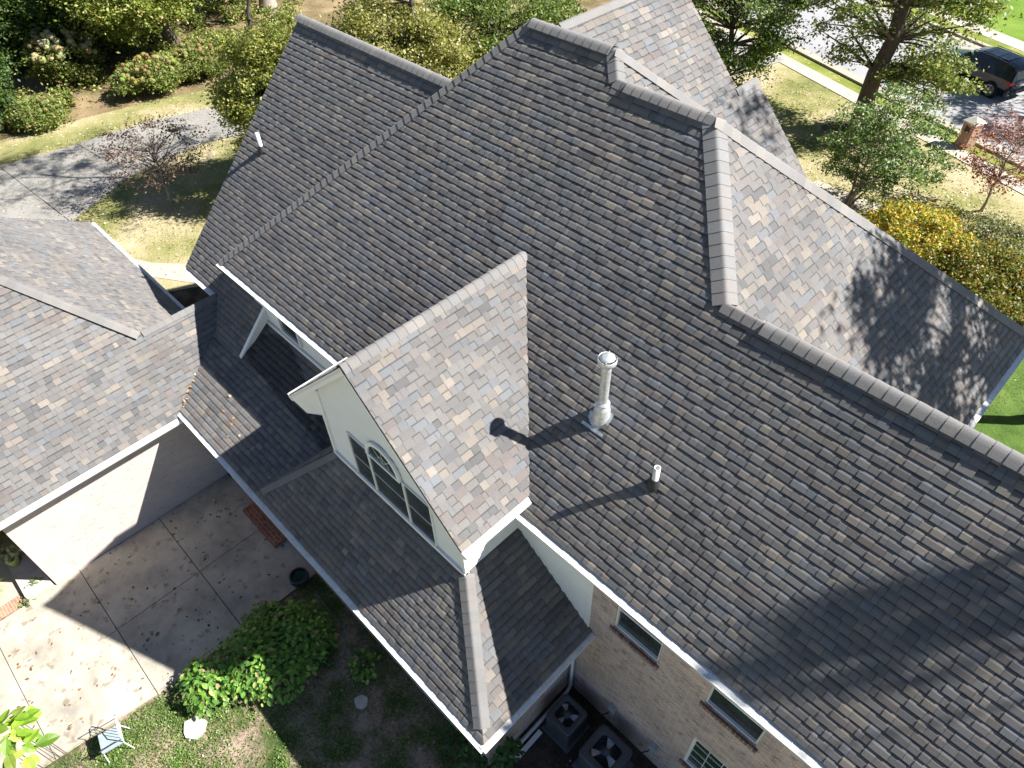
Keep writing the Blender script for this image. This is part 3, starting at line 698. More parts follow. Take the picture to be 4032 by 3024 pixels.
# downspout in the corner, running out along the ground
ds = MB()
ds.tube([(-3.42, 4.86, 3.16), (-3.55, 4.88, 2.95), (-3.57, 4.88, 2.8), (-3.57, 4.88, .22), (-3.55, 4.75, .07), (-3.55, 3.1, .045)], .045, 4)
ds.build('downspout', M_WHITE, HOUSE)
# electrical boxes on the brick wall with conduits to the units
for bx, cxn in ((-2.47, -2.78), (-1.42, -1.66)):
    b = MB(); b.box((bx - .075, 4.86, .80), (bx + .075, 4.96, 1.05)); b.box((bx - .08, 4.85, 1.035), (bx + .08, 4.96, 1.055)); b.box((bx - .02, 4.90, .62), (bx + .05, 4.96, .80))
    bo = b.build('electrical_box', M_BOX, HOUSE)
    t = MB(); t.tube([(bx - .05, 4.9, .80), (bx - .07, 4.88, .6), (bx - .18, 4.8, .42), (cxn, 4.62, .4)], .014, 6); t.build('conduit', M_BLACK, bo)
lm = MB(); lm.lathe([(.01, -.1), (.06, -.08), (.07, 0), (.04, .03)], (-3.6, 2.75, 2.9), 12); lm.box((-3.67, 2.72, 2.86), (-3.6, 2.78, 2.92)); lm.build('wall_lamp', M_WHITE, HOUSE)

# ------------------------------------------------------------------ ground and paving
def sheet(name, pts, z, m, label=None):
    mb = MB(); mb.face([(x, y, z) for x, y in ccw(list(pts))]); o = mb.build(name, m); o['kind'] = 'structure'; return o
gm = MB(); gm.face([(-260, -120, 0), (160, -120, 0), (160, 260, 0), (-260, 260, 0)]); g = gm.build('ground', M_LAWN); g['kind'] = 'structure'
sheet('woodland_floor', [(-41.2, -20), (-40.6, 4), (-39.6, 9), (-38.9, 12), (-37.9, 15), (-34.5, 20), (-31, 25), (-27, 33), (-24, 45), (-60, 80), (-140, 60), (-140, -20)], .004, M_WOOD)
sheet('bare_yard', [(-10.9, -9), (-10.36, -4.13), (-10.0, -1.3), (-10.1, 1.1), (-10.0, 2.6), (7, 2.6), (7, 5), (9, 5), (9, -9)], .004, M_DIRT)
sheet('garden_bed', [(-3.66, 2.6), (-3.66, 5), (7, 5), (7, 3.3), (-1.0, 3.3), (-1.6, 3.1), (-2.4, 2.95), (-3.1, 2.85)], .008, M_BED)
sheet('lawn', [(-.2, 11), (12, 11), (14, 26), (1.5, 24.5), (-.9, 22.5), (-1.3, 18)], .006, M_DKGRASS)
sheet('garden_bed', [(-24.0, 4.2), (-14, 4.2), (-14, 6), (-17.5, 9.0), (-21.5, 7.6), (-23.0, 6.0)], .008, M_BED)
sheet('garden_bed', [(-10.9 + 1.5 * math.cos(k * .45) * (1 + .12 * math.sin(k * 2.1)), 32.6 + 1.9 * math.sin(k * .45)) for k in range(14)], .008, M_WOOD)
# driveway: slabs with open joints over a dark base
up_ = [(-37.4, -10), (-37.7, -4), (-37.75, 1), (-37.66, 4.0), (-37.2, 7.34), (-36.86, 10.5), (-35.8, 13.96), (-33.5, 18.5), (-30, 23), (-25.5, 29), (-23, 36), (-22, 39.2)]
lo_ = [(-27.5, -10), (-28.5, -4), (-29.6, 1), (-30.7, 4.49), (-32.44, 7.85), (-32.8, 11.5), (-31.6, 14.8), (-29.4, 17.8), (-26, 21.5), (-21.5, 27), (-18.6, 34), (-17.6, 38)]
sheet('driveway', up_ + lo_[::-1], .012, M_DARK)
dm = MB()
for i in range(len(up_) - 1):
    for k in range(2):
        a0, a1 = Vector(up_[i]), Vector(up_[i + 1]); b0, b1 = Vector(lo_[i]), Vector(lo_[i + 1])
        f0, f1 = (0, .62) if k == 0 else (.62, 1)
        q = [a0.lerp(b0, f0), a1.lerp(b1, f0), a1.lerp(b1, f1), a0.lerp(b0, f1)]; c = sum(q, Vector((0, 0))) / 4
        q = ccw([tuple(p + (c - p).normalized() * .022) for p in q])
        dm.face([(x, y, .03) for x, y in q])
        for j in range(4): dm.face([(*q[j], .0), (*q[(j + 1) % 4], .0), (*q[(j + 1) % 4], .03), (*q[j], .03)])
o = dm.build('driveway', M_DRIVE); o['kind'] = 'structure'
sheet('footpath', [(-30.6, .5), (-29.0, .8), (-26.6, 3.6), (-24.5, 5.3), (-23.47, 5.93), (-21, 7.6), (-17, 9.6), (-17, 10.8), (-21.8, 8.9), (-24.4, 6.51), (-25.56, 5.57), (-28.6, 4.0), (-30.8, 3.2)], .016, M_WALK)
sheet('footpath', [(-10.9, 26.6), (-7.5, 26.6), (-7.2, 28.0), (-10.2, 28.0)], .012, M_WALK)
# patio slabs
sheet('patio', [(-14.45, -9), (-10.42, -9), (-10.38, -4.1), (-10.02, -1.3), (-10.02, 2.55), (-14.45, 2.55)], .008, M_DARK)
pm = MB()
xs = [-14.44, -12.18, -10.02]; ys = [-9, -6.05, -3.86, -1.70, .45, 2.52]
for i in range(2):
    for j in range(5):
        x0, x1 = xs[i] + .009, xs[i + 1] - .009; y0, y1 = ys[j] + .009, ys[j + 1] - .009
        pts = [(x0, y0), (x1, y0), (x1, y1), (x0, y1)]
        if i == 1 and j == 2: pts = [(x0, y0), (-10.34, y0), (-10.06, y1), (x0, y1)]
        if i == 1 and j < 2: pts = [(x0, y0), (-10.36, y0), (-10.36, y1), (x0, y1)]
        pm.face([(x, y, .045) for x, y in pts])
        for k in range(4): pm.face([(*pts[k], 0), (*pts[(k + 1) % 4], 0), (*pts[(k + 1) % 4], .045), (*pts[k], .045)])
o = pm.build('patio', M_PATIO); o['kind'] = 'structure'
# brick step and brick border
def brick_box(name, a, b, m, rot=False):
    mb = MB(); x0, y0, z0 = a; x1, y1, z1 = b
    q = [(x0, y0), (x1, y0), (x1, y1), (x0, y1)]
    mb.face([(x, y, z1) for x, y in q], 0, (1, 1, 1), [((y, x) if rot else (x, y)) for x, y in q])
    for k in range(4):
        p, r_ = q[k], q[(k + 1) % 4]; L = abs(r_[0] - p[0]) + abs(r_[1] - p[1])
        mb.face([(*p, z0), (*r_, z0), (*r_, z1), (*p, z1)], 0, (1, 1, 1), [(0, z0), (L, z0), (L, z1), (0, z1)])
    return mb.build(name, m)
st = brick_box('brick_step', (-12.95, 2.16, .0), (-11.36, 2.515, .17), M_BRICK_R); tag(st, 'low red brick step at the patio edge under the gutter', 'step')
bb = brick_box('brick_border', (-14.80, -8.9, .0), (-14.46, -2.95, .07), M_BRICK_M); tag(bb, 'sunlit orange brick border strip along the left edge of the patio', 'border')
lw = brick_box('brick_ledge', (-15.75, -2.93, 0), (-14.50, -2.32, .22), M_BRICK_L); tag(lw, 'bright low brick ledge beside the end of the white washed garage wall', 'ledge')
pr = MB(); pr.box((-17.5, -8.9, 0), (-14.82, -2.95, .06)); o = pr.build('porch_floor', M_WALK); o['kind'] = 'structure'
# street
uS = Vector((-.944, .33)); nS = Vector((.33, .944))
def strip(name, n0, n1, z0, z1, m, s0=-40, s1=90):
    mb = MB(); P0 = lambda s, n, z: (uS.x * s + nS.x * n, uS.y * s + nS.y * n, z)
    mb.face([P0(s0, n0, z1), P0(s0, n1, z1), P0(s1, n1, z1), P0(s1, n0, z1)])
    if z1 > .03:
        mb.face([P0(s0, n0, z0), P0(s0, n0, z1), P0(s1, n0, z1), P0(s1, n0, z0)]); mb.face([P0(s0, n1, z1), P0(s0, n1, z0), P0(s1, n1, z0), P0(s1, n1, z1)])
    o = mb.build(name, m); o['kind'] = 'structure'; return o
strip('road', 31.75, 40.1, 0, .02, M_ROAD)
strip('kerb', 31.3, 31.745, 0, .12, M_KERB); strip('kerb', 40.1, 40.6, 0, .026, M_KERB); strip('kerb', 40.6, 40.85, 0, .13, M_KERB)
strip('verge', 30.5, 31.3, 0, .012, M_VERGE); strip('verge', 40.85, 41.95, 0, .015, M_VERGE)
strip('pavement', 29.6, 30.48, 0, .028, M_WALK); strip('pavement', 41.95, 43.1, 0, .028, M_WALK)
strip('far_lawn', 43.1, 70, 0, .01, M_GREEN)
strip('pavement', 29.62, 31.74, 0, .024, M_WALK, 3.6, 7.4)

# ------------------------------------------------------------------ foliage
def quads_obj(name, C, T, B, cols, m, parent=None, fold=None):
    """C centres, T long half axis, B short half axis (N,3); rhombus leaves"""
    n = len(C); V = np.empty((n, 4, 3), dtype=np.float32)
    V[:, 0] = C - T; V[:, 1] = C + B; V[:, 2] = C + T; V[:, 3] = C - B
    off = np.zeros(3)
    p = parent
    while p: off += np.array(p.location); p = p.parent
    me = bpy.data.meshes.new(name); me.vertices.add(n * 4); me.loops.add(n * 4); me.polygons.add(n)
    me.vertices.foreach_set('co', (V - off).ravel().astype(np.float32))
    me.loops.foreach_set('vertex_index', np.arange(n * 4, dtype=np.int32))
    me.polygons.foreach_set('loop_start', np.arange(0, n * 4, 4, dtype=np.int32)); me.polygons.foreach_set('loop_total', np.full(n, 4, dtype=np.int32))
    me.materials.append(m)
    ca = me.color_attributes.new('Col', 'FLOAT_COLOR', 'CORNER'); arr = np.ones((n, 4, 4), dtype=np.float32); arr[:, :, :3] = cols[:, None, :]
    ca.data.foreach_set('color', arr.ravel()); me.update(); me.validate()
    o = bpy.data.objects.new(name, me); COL.objects.link(o)
    if parent is not None: o.parent = parent
    return o
def leafset(rng, C, size, pal, upb=.5, asp=.55, var=.25):
    n = len(C); Nn = rng.normal(size=(n, 3)); Nn[:, 2] = np.abs(Nn[:, 2]) + upb; Nn /= np.linalg.norm(Nn, axis=1)[:, None]
    A = rng.normal(size=(n, 3)); A -= (A * Nn).sum(1)[:, None] * Nn; A /= np.linalg.norm(A, axis=1)[:, None]; Bv = np.cross(Nn, A)
    s = size * rng.uniform(.65, 1.3, n)[:, None] * .5
    pal = np.array(pal, dtype=float); w = pal[:, 3] / pal[:, 3].sum(); idx = rng.choice(len(pal), n, p=w)
    cols = pal[idx, :3] * rng.uniform(1 - var, 1 + var, n)[:, None]
    return A * s, Bv * s * asp, cols
def tree(name, label, cat, base, crown, rad, clumps, per, size, pal, trunk_r=.15, seed=1, bark=M_BARK, clump_r=.5, extra=None, toptrunk=None, fixed=None, gap=None, group=None, multi=1, twigs=True, flat=.6, hollow=.45, lean=None, kids=True):
    rng = np.random.default_rng(seed); r = random.Random(seed)
    root = empty(name, base); tag(root, label, cat, group)
    crown = np.array(crown, float); rad = np.array(rad, float)
    cl = []
    while len(cl) < clumps:
        d = rng.normal(size=3); d /= np.linalg.norm(d); q = rng.uniform(hollow, 1.0) ** (1 / 2.0)
        p = crown + d * rad * q
        if p[2] < base[2] + .25: continue
        if gap and p[2] < gap[3]:
            gx, gy = p[0] - base[0], p[1] - base[1]; al = gx * gap[0] + gy * gap[1]; la = gy * gap[0] - gx * gap[1]
            if al > -.2 and abs(la) < gap[2]: continue
        cl.append(p)
    if extra:
        m0 = len(cl)
        while len(cl) < m0 + extra[2]:
            d = rng.normal(size=3); d /= np.linalg.norm(d); cl.append(np.array(extra[0]) + d * np.array(extra[1]) * rng.uniform(.2, 1) ** .5)
    if fixed: cl = [np.array(q, float) for q in fixed]; clumps = len(cl)
    cl = np.array(cl)
    tm = MB(); b = Vector(base)
    top = Vector(crown) + Vector((0, 0, rad[2] * .5))
    if extra: top = Vector(toptrunk or extra[0])
    stems = []
    for k in range(multi):
        off = Vector((r.uniform(-.25, .25), r.uniform(-.25, .25), 0)) * (1 if multi > 1 else 0)
        tp = top + Vector((r.uniform(-1, 1) * rad[0] * .5, r.uniform(-1, 1) * rad[1] * .5, 0)) * (1 if multi > 1 else .1)
        pts = []; nseg = 9
        for i in range(nseg + 1):
            f = i / nseg; p = (b + off).lerp(tp, f) + Vector((r.uniform(-1, 1), r.uniform(-1, 1), 0)) * .06 * (tp - b).length / 4 * (1 if 0 < i < nseg else 0)
            pts.append(p)
        tr_ = trunk_r / (multi ** .5)
        rr = [tr_ * (1.35 if i == 0 else 1 - .8 * i / nseg) for i in range(nseg + 1)]
        tm.tube(pts, rr, 9 if trunk_r > .1 else 6); stems.append((pts, rr))
    tm.build('trunk', bark, root)
    bm_ = MB()
    for i, p in enumerate(cl):
        if i % 2 and not twigs: continue
        pts, rr = stems[i % multi]; P = Vector(p)
        best = min(range(2, len(pts)), key=lambda k: (pts[k] - P).length + abs(pts[k].z - (P.z - .35 * (P - pts[k]).length)) * .8)
        a = pts[best]; m1 = a.lerp(P, .5) + Vector((r.uniform(-.15, .15), r.uniform(-.15, .15), r.uniform(0, .2))) * (P - a).length * .5
        r0 = min(rr[best] * .55, .02 + .018 * (P - a).length); bm_.tube([a, a.lerp(m1, .5) + Vector((0, 0, .03)), m1, m1.lerp(P, .6), P], [r0, r0 * .8, r0 * .55, r0 * .35, r0 * .15], 5, cap=False)
    bm_.build('branch', bark, root)
    C = []
    for ci, p in enumerate(cl):
        n_ = max(3, int((extra[3] if extra and ci >= clumps else per) * rng.uniform(.45, 1.5))); cr_ = clump_r * rng.uniform(.6, 1.35)
        d = rng.normal(size=(n_, 3)) * cr_ * np.array([1, 1, flat]) * .62
        # drooping sprays
        ax = rng.normal(size=3); ax[2] *= .3; ax /= np.linalg.norm(ax); t = rng.uniform(-1, 1, n_)
        C.append(p + d * .75 + ax[None] * (t * cr_ * .8)[:, None])
    C = np.concatenate(C); C = C[C[:, 2] > base[2] + .05]
    T, B, cols = leafset(rng, C, size, pal)
    quads_obj('crown', C, T, B, cols, M_LEAF, root)
    return root
YG = [(.24, .28, .05, 5), (.34, .35, .09, 4), (.13, .18, .03, 4), (.42, .38, .15, 2)]
MG = [(.10, .16, .03, 5), (.15, .21, .04, 4), (.06, .11, .02, 4), (.26, .27, .08, 1)]
DG = [(.03, .07, .015, 5), (.05, .10, .02, 4), (.08, .13, .03, 2)]
OAK = [(.14, .20, .045, 5), (.23, .27, .08, 4), (.08, .13, .03, 3), (.36, .34, .13, 2)]
MYR = [(.11, .19, .05, 5), (.18, .26, .09, 4), (.06, .12, .03, 4), (.42, .44, .30, 2)]
RED = [(.24, .075, .05, 5), (.30, .12, .085, 3), (.15, .05, .04, 3), (.30, .18, .10, 1)]
ORG = [(.58, .42, .05, 5), (.45, .25, .03, 2), (.32, .36, .06, 5), (.13, .19, .03, 4)]
PUR = [(.13, .075, .07, 5), (.18, .10, .08, 3), (.10, .07, .065, 3), (.22, .17, .12, 2)]
HYD = [(.17, .24, .05, 5), (.27, .31, .08, 3), (.09, .14, .03, 4), (.26, .18, .08, 2)]

# pin oak by the street
tree('oak_tree', 'tall oak tree with a thick leaning dark trunk beside the street sidewalk', 'tree', (-11.0, 33.3, 0), (-11.5, 33.2, 6.6), (3.7, 3.5, 3.8), 130, 200, .16, OAK, .42, 3, clump_r=.66, flat=.4, extra=((-9.2, 34.0, 2.9), (1.7, 1.7, 1.2), 34, 200), toptrunk=(-11.3, 33.4, 12), gap=(.31, -.95, .95, 8.5))
tree('oak_tree', 'green street tree rising behind the farthest roof gable near the road', 'tree', (-16.4, 29.5, 0), (-16.4, 29.5, 4.8), (2.7, 2.7, 3.0), 110, 300, .15, MG, .22, 5, clump_r=.6, flat=.5)
tree('crepe_myrtle', 'glossy green shrubby tree with many stems and bare pale twigs between house and mailbox', 'tree', (-8.3, 26.9, 0), (-8.0, 27.4, 2.6), (2.4, 2.1, 2.2), 180, 95, .12, MYR, .12, 8, M_BARKL, .36, multi=6, flat=.4, hollow=.08)
tree('dogwood', 'small red leaved dogwood with a thin leaning trunk at the right edge', 'tree', (-4.4, 30.3, 0), (-4.3, 29.9, 2.7), (1.7, 1.7, 1.4), 95, 45, .11, RED, .06, 9, M_BARKL, .45)
tree('orange_shrub', 'orange and yellow shrub beyond the bright hip roof', 'shrub', (-5.0, 25.3, 0), (-5.0, 25.3, .9), (2.1, 1.7, 1.0), 130, 190, .11, ORG, .05, 10, M_BARK, .4, multi=5)
tree('orange_shrub', 'yellow green shrub nearest the right corner of the bright hip roof', 'shrub', (-2.5, 24.6, 0), (-2.5, 24.6, .7), (1.9, 2.0, .95), 120, 190, .11, [(.15, .18, .03, 5), (.28, .2, .03, 3), (.07, .11, .015, 4), (.33, .22, .05, 2)], .05, 11, M_BARK, .4, multi=5)
tree('shrub', 'grey green straggly shrub between the red dogwood and the orange shrub', 'shrub', (-3.6, 27.6, 0), (-3.6, 27.6, .55), (1.9, 1.3, .65), 80, 120, .10, [(.17, .2, .07, 5), (.25, .22, .13, 3), (.08, .12, .04, 3)], .04, 12, M_BARKL, .35, multi=5)
tree('crepe_myrtle', 'low sparse shrub at the right edge below the red dogwood', 'shrub', (-.9, 25.6, 0), (-.9, 25.6, .8), (1.3, 1.3, .8), 50, 90, .10, MG, .04, 13, M_BARKL, .35, multi=4)
# behind the left wing
tree('maple_tree', 'yellow green tree rising just behind the left gable edge of the wing roof', 'tree', (-26.6, 12.2, 0), (-25.9, 12.3, 3.9), (2.2, 2.1, 2.7), 130, 330, .13, YG, .14, 15, clump_r=.55, extra=((-26.8, 13.2, 12), (4.4, 4.2, 3.6), 46, 130))
tree('maple_tree', 'pale yellow leaved tree standing behind the ridge of the left wing', 'tree', (-23.6, 16.4, 0), (-23.2, 16.5, 5.0), (3.0, 2.9, 1.9), 150, 380, .13, [(.26, .26, .07, 5), (.33, .31, .12, 4), (.13, .16, .03, 3)], .18, 16, clump_r=.6, extra=((-22.4, 17.6, 12.4), (4.5, 4.5, 3.4), 50, 130))
tree('evergreen_tree', 'dense green tree beyond the peak of the main roof', 'tree', (-23.2, 22.0, 0), (-23.2, 22.0, 4.3), (3.5, 3.4, 2.5), 150, 380, .14, MG + [(.2, .24, .06, 2)], .2, 17, clump_r=.65)
tree('bare_shrub', 'almost leafless twiggy shrub seen over the main roof hip', 'shrub', (-19.4, 16.2, 0), (-19.2, 16.1, 3.2), (.9, .9, 1.6), 45, 4, .1, RED, .05, 18, M_BARKL, .3, multi=4)
tree('fruit_tree', 'small purple leaved tree with a pale trunk on the lawn by the driveway', 'tree', (-29.0, 8.1, 0), (-29.3, 8.3, 2.1), (2.2, 2.1, 1.0), 75, 42, .11, PUR, .085, 19, M_BARKL, .42)
# woods at the upper left
tree('maple_tree', 'shade tree with low hanging bright green leaves in the leaf litter', 'tree', (-44.2, 15.9, 0), (-43.2, 14.6, 4.4), (3.2, 4.2, 2.4), 120, 260, .19, YG + [(.16, .24, .04, 6)], .4, 20, clump_r=.7)
tree('maple_tree', 'dark leafy tree at the top left corner of the woods', 'tree', (-52, 9.5, 0), (-50.0, 9.5, 3.4), (4.2, 4.4, 3.0), 150, 330, .2, DG, .35, 21, clump_r=.8)
tree('maple_tree', 'dark green understorey tree left of the hanging bright leaves', 'tree', (-46.6, 11.8, 0), (-46.4, 12.0, 2.8), (3.0, 3.4, 2.4), 130, 300, .18, MG + DG, .25, 22, clump_r=.7)
tree('maple_tree', 'green tree at the left edge above the driveway lawn', 'tree', (-42.4, 3.8, 0), (-42.4, 4.6, 2.3), (2.2, 2.4, 2.2), 110, 260, .16, DG + [(.12, .18, .03, 3)], .2, 23, clump_r=.65)
tree('maple_tree', 'tree with a thick grey trunk near the top edge behind the wing roof', 'tree', (-45.5, 23.0, 0), (-45, 22.5, 7.2), (4.2, 4.2, 2.8), 90, 170, .19, MG, .5, 24, M_BARKL, clump_r=.8)
tree('maple_tree', 'sunlit tree farthest back in the woods at the top', 'tree', (-52, 19, 0), (-52, 17, 5.0), (5, 5, 3.4), 120, 250, .22, MG, .35, 25, clump_r=.9)
def hydrangea(x, y, rx, ry, h, seed, label, flower, nf):
    root = tree('hydrangea', label, 'shrub', (x, y, 0), (x, y, h * .5), (rx, ry, h * .5), 80, 190, .13, HYD, .05, seed, M_BARK, .4, group='hydrangea bushes along the driveway lawn', multi=6)
    rr = random.Random(seed); ico = MB()
    for k in range(nf):
        a = rr.uniform(0, 2 * math.pi); q = rr.uniform(.1, 1) ** .5; px, py = x + rx * q * math.cos(a), y + ry * q * math.sin(a); pz_ = h * (1.14 - .5 * q * q) + rr.uniform(-.08, .16)
        s_ = rr.uniform(.08, .14) * (1.5 if h > 2 else 1); c = rr.choice(flower); c = tuple(v * rr.uniform(.8, 1.15) for v in c)
        ico.lathe([(.01, -s_), (s_ * .75, -s_ * .7), (s_, 0), (s_ * .8, s_ * .6), (.01, s_ * .9)], (px, py, pz_), 7, 0, c, smooth=False)
    ico.build('flower_heads', M_LEAF, root)['kind'] = 'stuff'
    return root
hydrangea(-39.9, 12.6, 1.3, 1.7, 1.5, 30, 'hydrangea bush with tan and yellow green flower heads nearest the driveway', [(.30, .28, .09), (.34, .24, .12), (.26, .3, .08), (.3, .17, .08)], 90)
hydrangea(-40.0, 15.4, 1.3, 1.4, 1.4, 31, 'hydrangea bush with faded brown flower heads beside the wing roof tree', [(.30, .22, .10), (.26, .26, .09), (.22, .13, .06)], 70)
hydrangea(-44.6, 10.2, 1.8, 1.8, 2.4, 32, 'tall hydrangea with big pale cream flower heads at the wood edge', [(.48, .42, .24), (.42, .38, .2), (.5, .42, .28)], 80)
hydrangea(-40.6, 7.0, 1.1, 1.0, 1.0, 33, 'low green bush at the left of the hydrangea row', [(.2, .24, .07)], 12)

# trees outside the frame towards the sun: they throw the shadows on the roofs
SHADE = [(7.6, 12.95, 16.88), (7.6, 12.82, 16.84), (7.7, 12.47, 16.28), (7.6, 11.87, 16.33), (7.6, 10.96, 15.07), (8.2, 13.0, 16.8)]
tree('oak_tree', 'tall tree off the right side of the house that shades the lower right roof', 'tree', (7.5, 12.15, 0), (7.9, 12.8, 16.6), (2.4, 2.0, 1.9), 10, 100, .17, OAK, .56, 50, clump_r=.3, flat=.2, fixed=SHADE)
tree('oak_tree', 'tree off to the right that shades the far end of the bright hip roof', 'tree', (4.6, 17.9, 0), (4.3, 17.6, 13.6), (2.5, 2.6, 3.0), 60, 200, .2, OAK, .22, 51, clump_r=.62)
tree('oak_tree', 'tree off to the right that throws a small shadow on the back gable', 'tree', (2.0, 21.5, 0), (.9, 20.6, 18.2), (1.2, 1.2, 1.0), 6, 45, .2, OAK, .2, 52, clump_r=.5)
tree('oak_tree', 'street tree outside the right edge that shades the road behind the car', 'tree', (1.0, 45.5, 0), (-.6, 44.6, 7.2), (3.2, 2.4, 1.8), 40, 170, .2, OAK, .25, 53, clump_r=.7)

# ------------------------------------------------------------------ near shrub by the patio (broad leaves)
def broadleaf(name, label, cat, ells, n, size, pal, seed, stem_n=14, parent=None, zmin=.03, mat_=None):
    rng = np.random.default_rng(seed); r = random.Random(seed)
    x0 = ells[0][0]; root = empty(name, (x0[0], x0[1], 0)); tag(root, label, cat)
    sm = MB()
    mb = MB(); tot = sum(e[2] for e in ells)
    pal_ = [p[:3] for p in pal]; wts = [p[3] for p in pal]
    for c, rd, wgt in ells:
        c = Vector(c)
        for k in range(int(stem_n * wgt / tot) + 2):
            a = r.uniform(0, 6.28); e = c + Vector((rd[0] * .7 * math.cos(a), rd[1] * .7 * math.sin(a), rd[2] * .4))
            g0 = Vector((c.x + r.uniform(-.2, .2), c.y + r.uniform(-.2, .2), 0)); sm.tube([g0, g0.lerp(e, .5) + Vector((0, 0, .15)), e], [.012, .009, .004], 5)
        for k in range(int(n * wgt / tot)):
            d = Vector(rng.normal(size=3)); d.normalize(); d.z = abs(d.z) * 1.0 - .15; q = r.uniform(.55, 1.03)
            p = c + Vector((d.x * rd[0], d.y * rd[1], d.z * rd[2])) * q
            if p.z < zmin: p.z = zmin + r.uniform(0, .1)
            nn = (Vector((0, 0, 1.1)) + d * .6 + Vector(rng.normal(size=3)) * .38).normalized()
            t = Vector((d.x, d.y, -.2)) + Vector(rng.normal(size=3)) * .6; t -= nn * t.dot(nn); t.normalize(); b = nn.cross(t)
            s = size * r.uniform(.6, 1.25); col = r.choices(pal_, wts)[0]; kk = r.uniform(.75, 1.3); col = tuple(v * kk for v in col)
            M0, M1, M2 = p, p + t * s * .5 - nn * s * .02, p + t * s - nn * s * .14
            L = [p + t * s * .22 + b * s * .24 + nn * s * .05, p + t * s * .58 + b * s * .29 + nn * s * .03, p + t * s * .85 + b * s * .15 - nn * s * .05]
            Rr = [p + t * s * .22 - b * s * .24 + nn * s * .05, p + t * s * .58 - b * s * .29 + nn * s * .03, p + t * s * .85 - b * s * .15 - nn * s * .05]
            mb.face([M0, M1, L[1], L[0]], 0, col); mb.face([M1, M2, L[2], L[1]], 0, col)
            mb.face([M0, Rr[0], Rr[1], M1], 0, col); mb.face([M1, Rr[1], Rr[2], M2], 0, col)
    sm.build('stems', M_BARK, root); mb.build('foliage', mat_ or M_LEAF, root)
    return root
NEAR = [(.15, .31, .05, 6), (.24, .40, .07, 4), (.08, .19, .035, 5), (.36, .42, .14, 1), (.3, .22, .12, .5)]
broadleaf('hydrangea', 'large broad leaved green shrub between the patio and the lower roof gutter', 'shrub',
          [((-9.0, .3, .45), (.85, 1.0, .62), 5), ((-8.75, 1.35, .4), (.9, .65, .55), 4), ((-9.3, -.75, .35), (.65, .62, .5), 3), ((-8.35, .55, .4), (.7, .8, .55), 3), ((-9.75, .9, .25), (.45, .55, .35), 1.2)], 3300, .135, NEAR, 60, 60)
broadleaf('weed_clump', 'small leafy clump against the lower roof wall right of the big shrub', 'plant', [((-7.2, 1.95, .15), (.4, .32, .25), 2)], 120, .12, NEAR, 61, 8)
broadleaf('ivy', 'ivy creeping up the house corner below the gutter tip', 'plant', [((-3.75, 2.25, .3), (.5, .35, .8), 3), ((-3.4, 2.75, .6), (.14, .42, 1.0), 3), ((-4.5, 2.3, .15), (.4, .2, .3), 1)], 420, .12, [(.04, .12, .03, 5), (.06, .16, .04, 3), (.03, .08, .02, 3)], 62, 12)
broadleaf('ground_plant', 'leafy green bed plants between the garage gutter and the wing gutter', 'plant', [((-20.6, 5.9, .15), (1.1, .8, .4), 4), ((-19.2, 6.6, .1), (.8, .6, .3), 2)], 420, .17, [(.10, .2, .03, 4), (.16, .24, .05, 2), (.04, .09, .02, 3)], 63, 20)
broadleaf('ground_plant', 'row of pale green clover like leaves on the brick ledge', 'plant', [((-14.75, -2.6, .2), (.12, .3, .12), 2), ((-14.5, -2.95, .1), (.12, .2, .1), 2)], 46, .09, [(.12, .26, .06, 5), (.2, .3, .1, 2)], 64, 4)
# sapling whose top leaves reach into the lower left corner
broadleaf('sapling', 'big bright yellow green leaves of a sapling in the lower left corner', 'tree', [((-7.95, -3.02, 5.0), (.30, .30, .3), 3), ((-7.62, -3.0, 4.9), (.22, .22, .22), 1)], 44, .27, [(.20, .34, .03, 5), (.3, .4, .07, 3), (.12, .24, .02, 2)], 65, 6)

def scatter(name, label, poly, n, size, pal, seed, zr=(.01, .05), upb=.2, cat='grass', asp=.5, m=M_LEAF, kind='stuff', clumpy=0, z0=0):
    rng = np.random.default_rng(seed); P = np.array(poly); lo, hi = P.min(0), P.max(0); out = []
    def inside(q):
        x, y = q[:, 0], q[:, 1]; c = np.zeros(len(q), bool); j = len(P) - 1
        for i in range(len(P)):
            cond = ((P[i, 1] > y) != (P[j, 1] > y)) & (x < (P[j, 0] - P[i, 0]) * (y - P[i, 1]) / (P[j, 1] - P[i, 1] + 1e-12) + P[i, 0]); c ^= cond; j = i
        return c
    if clumpy:
        cc = rng.uniform(lo, hi, (clumpy, 2)); rad = rng.uniform(.08, .45, clumpy)
    got = 0
    while got < n:
        if clumpy:
            k = rng.integers(0, clumpy, n); q = cc[k] + rng.normal(size=(n, 2)) * rad[k][:, None]
        else: q = rng.uniform(lo, hi, (n, 2))
        q = q[inside(q)]; out.append(q); got += len(q)
    q = np.concatenate(out)[:n]; C = np.column_stack([q, rng.uniform(zr[0], zr[1], n) + z0])
    T, B, cols = leafset(rng, C, size, pal, upb, asp, .3)
    o = quads_obj(name, C, T, B, cols, m); tag(o, label, cat, None, kind); return o
GR = [(.12, .24, .04, 5), (.18, .30, .06, 4), (.28, .34, .11, 2), (.07, .14, .03, 3)]
scatter('weeds', 'patchy weeds and clover over the bare back yard', [(-10.3, -9), (-10.0, -1.3), (-9.6, .6), (-8, 1.6), (-4.2, 2.3), (-2.7, 1.8), (-1, 3.2), (6, 3.2), (6, -9)], 52000, .05, GR, 70, (.005, .07), .3, clumpy=520)
scatter('weeds', 'sunlit clover beside the patio edge', [(-10.25, -5), (-9.95, -1.4), (-8.8, -.6), (-7.6, -1.2), (-7.6, -5)], 15000, .05, [(.14, .24, .05, 5), (.22, .3, .1, 4), (.08, .15, .02, 2), (.3, .32, .17, 1)], 71, (.005, .05), .3, clumpy=150)
